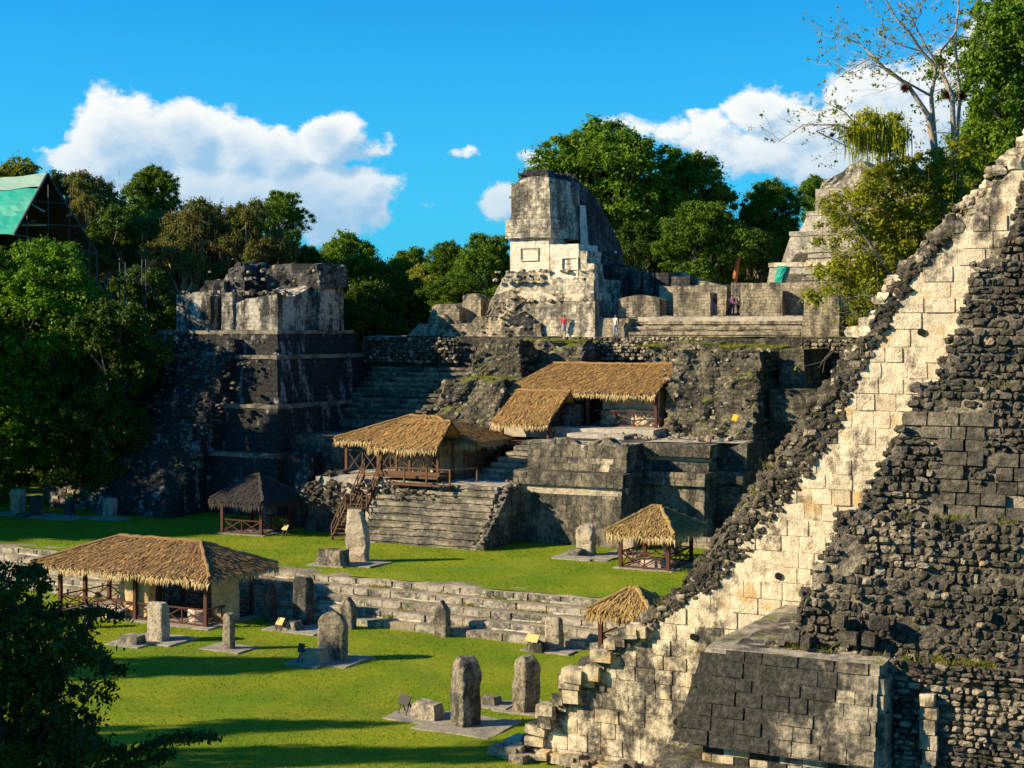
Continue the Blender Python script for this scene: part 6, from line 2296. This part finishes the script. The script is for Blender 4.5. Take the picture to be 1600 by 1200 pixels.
for L in limbs:
    p = np.array([bp(a, b, c_) for a, b, c_, _ in L])
    rad = [q_[3] for q_ in L]
    mw.tube(p, rad, 6)
    for i in range(1, len(p)):
        n_tw = 4 if rad[i] < .1 else 2
        for j in range(n_tw):
            b_ = p[i] * (t_ := r.rand()) + p[i - 1] * (1 - t_)
            tip = b_ + np.array([r.normal() * .9 - .4, r.normal() * .7, r.normal() * .55 + .25]) * r.uniform(.5, 1.5)
            mw.tube(bent(b_, tip, 4, .09, r), np.linspace(max(.012, rad[i] * .3), .006, 4), 3)
            for k in range(2):
                t2 = tip + r.normal(size=3) * .45
                mw.tube(bent(b_ * .4 + tip * .6, t2, 3, .08, r), np.linspace(.01, .005, 3), 3)
                ml.append(t2)
            ml.append(tip)
o = bpy.data.objects.new('trunk', mw.mesh('trunk', BARKP, smooth=True))
COL.objects.link(o)
o.parent = e
ml = np.array(ml)
sparse = ml[r.rand(len(ml)) < .6]
o = bpy.data.objects.new('crown', leaves_mesh('crown', L_olive, sparse, np.full(len(sparse), .3), 7, .11, 3, .5))
COL.objects.link(o)
o.parent = e
for (px, py, dy, s) in ((1415, 138, 0, .36), (1470, 104, .3, .3), (1484, 148, .4, .5), (1503, 150, .9, .36), (1300, 212, -2, .14)):
    c0 = bp(px, py, dy)
    n_ = 260
    d_ = r.normal(size=(n_, 3))
    d_ /= np.linalg.norm(d_, axis=1, keepdims=True)
    sd = np.cross(d_, r.normal(size=(n_, 3)))
    sd /= np.linalg.norm(sd, axis=1, keepdims=True)
    v = np.stack([c0 + d_ * s * .1 - sd * .03, c0 + d_ * s * .1 + sd * .03, c0 + d_ * s * r.uniform(.8, 1.3, (n_, 1)) + [0, 0, .05]], 1).reshape(-1, 3)
    M().add(v, np.arange(n_ * 3).reshape(-1, 3)).build('bromeliad', L_brom, e)
# mossy mop of green on the left bough
cl = []
for i in range(90):
    a = r.uniform(0, 6.28)
    q_ = math.sqrt(r.rand())
    cl.append(bp(1372 + 46 * q_ * math.cos(a), 205 + 30 * q_ * math.sin(a), -1.3 + r.normal() * .7))
cl = np.array(cl)
o = bpy.data.objects.new('moss_mop', leaves_mesh('moss_mop', L_yell, cl, np.full(len(cl), .38), 60, .13, 4, .6, droop=.8))
COL.objects.link(o)
o.parent = e
k = r.randint(len(cl), size=900)
o = bpy.data.objects.new('hanging_moss', moss_mesh('hanging_moss', L_yell, cl[k] + r.normal(size=(900, 3)) * .3, 1.3, 6, .05))
COL.objects.link(o)
o.parent = e
# scrubby vine foliage round the base of the bare tree
cl, rad = [], []
for i in range(900):
    px = r.uniform(1262, 1530)
    py = r.uniform(215, 475)
    if py > 500 - (px - 1380) * .9 or py < 250 - (px - 1400) * .3 or (px < 1345 and (py < 300 or r.rand() < .45)) or (px < 1300 and r.rand() < .4):
        continue
    cl.append(bp(px, py, r.uniform(-2.5, 2.5)))
    rad.append(r.uniform(.3, .75))
o = bpy.data.objects.new('vine_foliage', leaves_mesh('vine_foliage', L_yell, cl, rad, 80, .14, 14, .8))
COL.objects.link(o)
o.parent = e
k = r.randint(len(cl), size=1300)
o = bpy.data.objects.new('hanging_moss', moss_mesh('hanging_moss', L_moss, np.array(cl)[k] + r.normal(size=(1300, 3)) * .4, 1.5, 16, .03))
COL.objects.link(o)
o.parent = e

# red-barked trunk glimpsed behind the gallery
T_ = M()
Yr = 150.0
q0 = np.array([by_px(1145, Yr), Yr, ZT])
T_.tube([q0 + (-1, 0, -.3), q0 + (-.3, 0, 2.4), q0 + (.2, .2, 5.2), q0 + (.6, .2, 8)], [.42, .3, .26, .2], 8)
T_.tube([q0 + (-.2, 0, 3.4), q0 + (1.6, 0, 4.2), q0 + (3.6, .2, 4.8)], [.22, .18, .1], 7)
o = bpy.data.objects.new('red_tree', T_.mesh('red_tree', BARKR, smooth=True))
COL.objects.link(o)
tag(o, 'red-barked forked trunk glowing in the shade behind the gallery walls', 'tree')

# ------------------------------------------------------------------ dark bush close by at the lower left
r = np.random.RandomState(31)
YN = 25.0
e = bpy.data.objects.new('near_tree', None)
COL.objects.link(e)
e.location = (by_px(20, YN), YN, 0)
tag(e, 'near leafy tree in deep shade filling the lower left corner', 'tree')
O = np.array(e.location)


def np_(px, py, dy=0.):
    y = YN + dy
    return np.array([by_px(px, y), y, z_at(py, y)]) - O


mw = M()
cl, rad = [], []
mw.tube([(0, 0, -.2), (.1, 0, 3), (-.1, 0, 6), (0, .1, 9)], [.16, .13, .1, .07], 7)
ends = [(20, 885), (45, 930), (70, 985), (110, 1000), (140, 960), (160, 1045), (130, 1060), (90, 1060), (40, 1050), (10, 1000), (60, 1110), (110, 1120), (150, 1120), (20, 1130), (140, 1180), (80, 1180), (30, 1190), (180, 1060), (120, 1015), (0, 930), (60, 1020), (170, 1170), (-30, 960), (-40, 1080), (-30, 1180), (75, 940), (95, 1030)]
for px, py in ends:
    q_ = np_(px, py, r.uniform(-1.2, 1.2))
    b0 = np.array([0, 0, max(4, q_[2] - 2.0)])
    p = bent(b0, q_, 6, .06, r)
    mw.tube(p, np.linspace(.05, .008, 6), 5)
    for t in np.linspace(.45, 1.0, 8):
        c = p[0] * (1 - t) + p[-1] * t + r.normal(size=3) * .09
        cl.append(c)
        rad.append(r.uniform(.12, .26))
poly_y = lambda x: 892 + 12 * math.sin(x * .09) + max(0, x - 40) * .85
for i in range(620):
    px = r.uniform(-90, 165)
    py = r.uniform(poly_y(px), 1260)
    if px > 120 + 35 * math.sin(py * .045) + 18 * math.sin(py * .13):
        continue
    cl.append(np_(px, py, r.uniform(-1.6, 1.8)))
    rad.append(r.uniform(.12, .28))
# arching low spray
for L in ([(60, 1260), (150, 1210), (200, 1180), (240, 1162), (285, 1152), (335, 1150)], [(100, 1260), (170, 1215), (220, 1195), (265, 1178)], [(40, 1230), (100, 1190), (150, 1178), (190, 1170)], [(90, 960), (150, 955), (190, 962)], [(100, 1010), (150, 1030), (195, 1048)], [(30, 900), (52, 890), (66, 896)]):
    p = np.array([np_(a, b, -.6) for a, b in L])
    mw.tube(p, np.linspace(.03, .006, len(p)), 5)
    for i in range(len(p) - 1):
        for t in np.linspace(0, 1, 7):
            cl.append(p[i] * (1 - t) + p[i + 1] * t)
            rad.append(.14)
o = bpy.data.objects.new('trunk', mw.mesh('trunk', BARKD, smooth=True))
COL.objects.link(o)
o.parent = e
o = bpy.data.objects.new('crown', leaves_mesh('crown', L_near, cl, rad, 44, .048, 5, .2, aspect=2.3, droop=.6))
COL.objects.link(o)
o.parent = e

# ------------------------------------------------------------------ teal tarpaulin roof on a scaffold, far left
Yt = 150.0


def tp(px, py, dy=0.):
    y = Yt + dy
    X = by_px(px, y)
    return np.array([*G(X, y), z_at(py, y)])


T = Thing('tarpaulin_roof', 'big pitched teal and grey tarpaulin roof over a dark scaffold, at the left edge', 'roof', (*G(by_px(40, Yt), Yt), 2))
TARP_SHADE = plain('shade_black_sheeting', (.016, .020, .018), .8)  # black colour stands for the shade inside the gable
R0, R1 = tp(74, 271, 0), tp(-70, 285, 8)
E0, E1 = tp(22, 366, -4), tp(-120, 372, 4)
mid0, mid1 = R0 * .78 + E0 * .22, R1 * .78 + E1 * .22
K0, K1 = tp(152, 396, 3.0), tp(20, 400, 12)
m = M()
m.patch(mid0, mid1, R1 + (0, 0, .02), R0 + (0, 0, .02), 12, 4)
m.build('ridge_sheet', TARPG, T, rough=.25, scale=.5)
m = M()
m.patch(E0, E1, mid1 - (0, 0, .03), mid0 - (0, 0, .03), 14, 10)
m.build('tarpaulin_sheet', TARP, T, rough=.35, scale=.45, seed=4)
m = M()
m.patch(K1, K0, R0, R1, 6, 6)
m.build('far_sheet', TARP_SHADE, T, rough=.2, scale=.4)
m = M()
m.patch(K1 - (0, 0, 18), E1 - (0, 0, 18), E1, K1, 4, 4)
m.patch(E1, K1, R1, R1, 4, 4)
m.build('sun_block_sheet', TARP_SHADE, T, rough=.2, scale=.4)  # unseen sheets added to keep the sun out of the roof space
g = lambda a, b, t: a * (1 - t) + b * t
zg = 2.0
for (a, b) in ((R0, E0), (R0, K0), (E0, K0)):
    M().beam(a, b, .18, .18).build('scaffold_tube', METAL, T)
for t in (.15, .4, .65, .9):
    b = g(E0, K0, t)
    top = g(E0, R0, min(1, t * 2)) if t < .5 else g(K0, R0, min(1, (1 - t) * 2))
    M().beam((b[0], b[1], zg), (b[0], b[1], top[2]), .09, .09).build('scaffold_tube', METAL, T)
for z_ in (20.5, 23.5, 26.2, 28.4):
    f_ = (R0[2] - z_) / (R0[2] - E0[2])
    a, b = g(R0, E0, min(1, f_)), g(R0, K0, min(1, f_))
    M().beam((*a[:2], z_), (*b[:2], z_), .08, .08).build('scaffold_tube', METAL, T)
M().beam(tp(48, 318), tp(70, 331), .2, .12).build('scaffold_board', plain('bright_board', (.6, .58, .52)), T)
M().beam(tp(34, 352, -3), tp(72, 352, -2), .2, .12).build('scaffold_board', TANB, T)
for (u_, v_) in ((E1[0], E1[1]), (K1[0], K1[1]), (K0[0], K0[1])):
    M().beam((u_, v_, zg), (u_, v_, 24), .16, .16).build('scaffold_tube', METAL, T)
# free scaffold tower right of it
T = Thing('scaffold', 'thin grey tube scaffold standing between the trees left of the terraced pyramid', 'scaffold', (*G(by_px(225, 128), 128), 2))


def sp_(px, py, dy=0.):
    y = 128 + dy
    return np.array([*G(by_px(px, y), y), z_at(py, y)])


for px, dy in ((187, 0), (222, 0), (228, 2), (196, 2)):
    a = sp_(px, 405 if px > 200 else 410, dy)
    M().beam((a[0], a[1], 2), a, .07, .07).build('scaffold_tube', METAL, T)
for (a, b) in (((187, 419), (230, 419)), ((187, 440), (230, 440)), ((187, 470), (230, 470)), ((205, 440), (240, 408)), ((210, 438), (248, 402)), ((222, 442), (262, 488)), ((187, 500), (232, 500)), ((226, 438), (252, 470))):
    M().beam(sp_(*a), sp_(*b), .06, .06).build('scaffold_tube', METAL, T)
m = M()
m.patch(sp_(192, 470), sp_(214, 478), sp_(212, 500), sp_(194, 498), 4, 4)
o = m.build('tarpaulin', TARP, None, rough=.15, p0=tuple(sp_(200, 485)))
o.modifiers.new('thick', 'SOLIDIFY').thickness = .03
tag(o, 'scrap of teal tarpaulin hanging at the foot of the grey scaffold', 'tarpaulin')
bpy.context.view_layer.update()
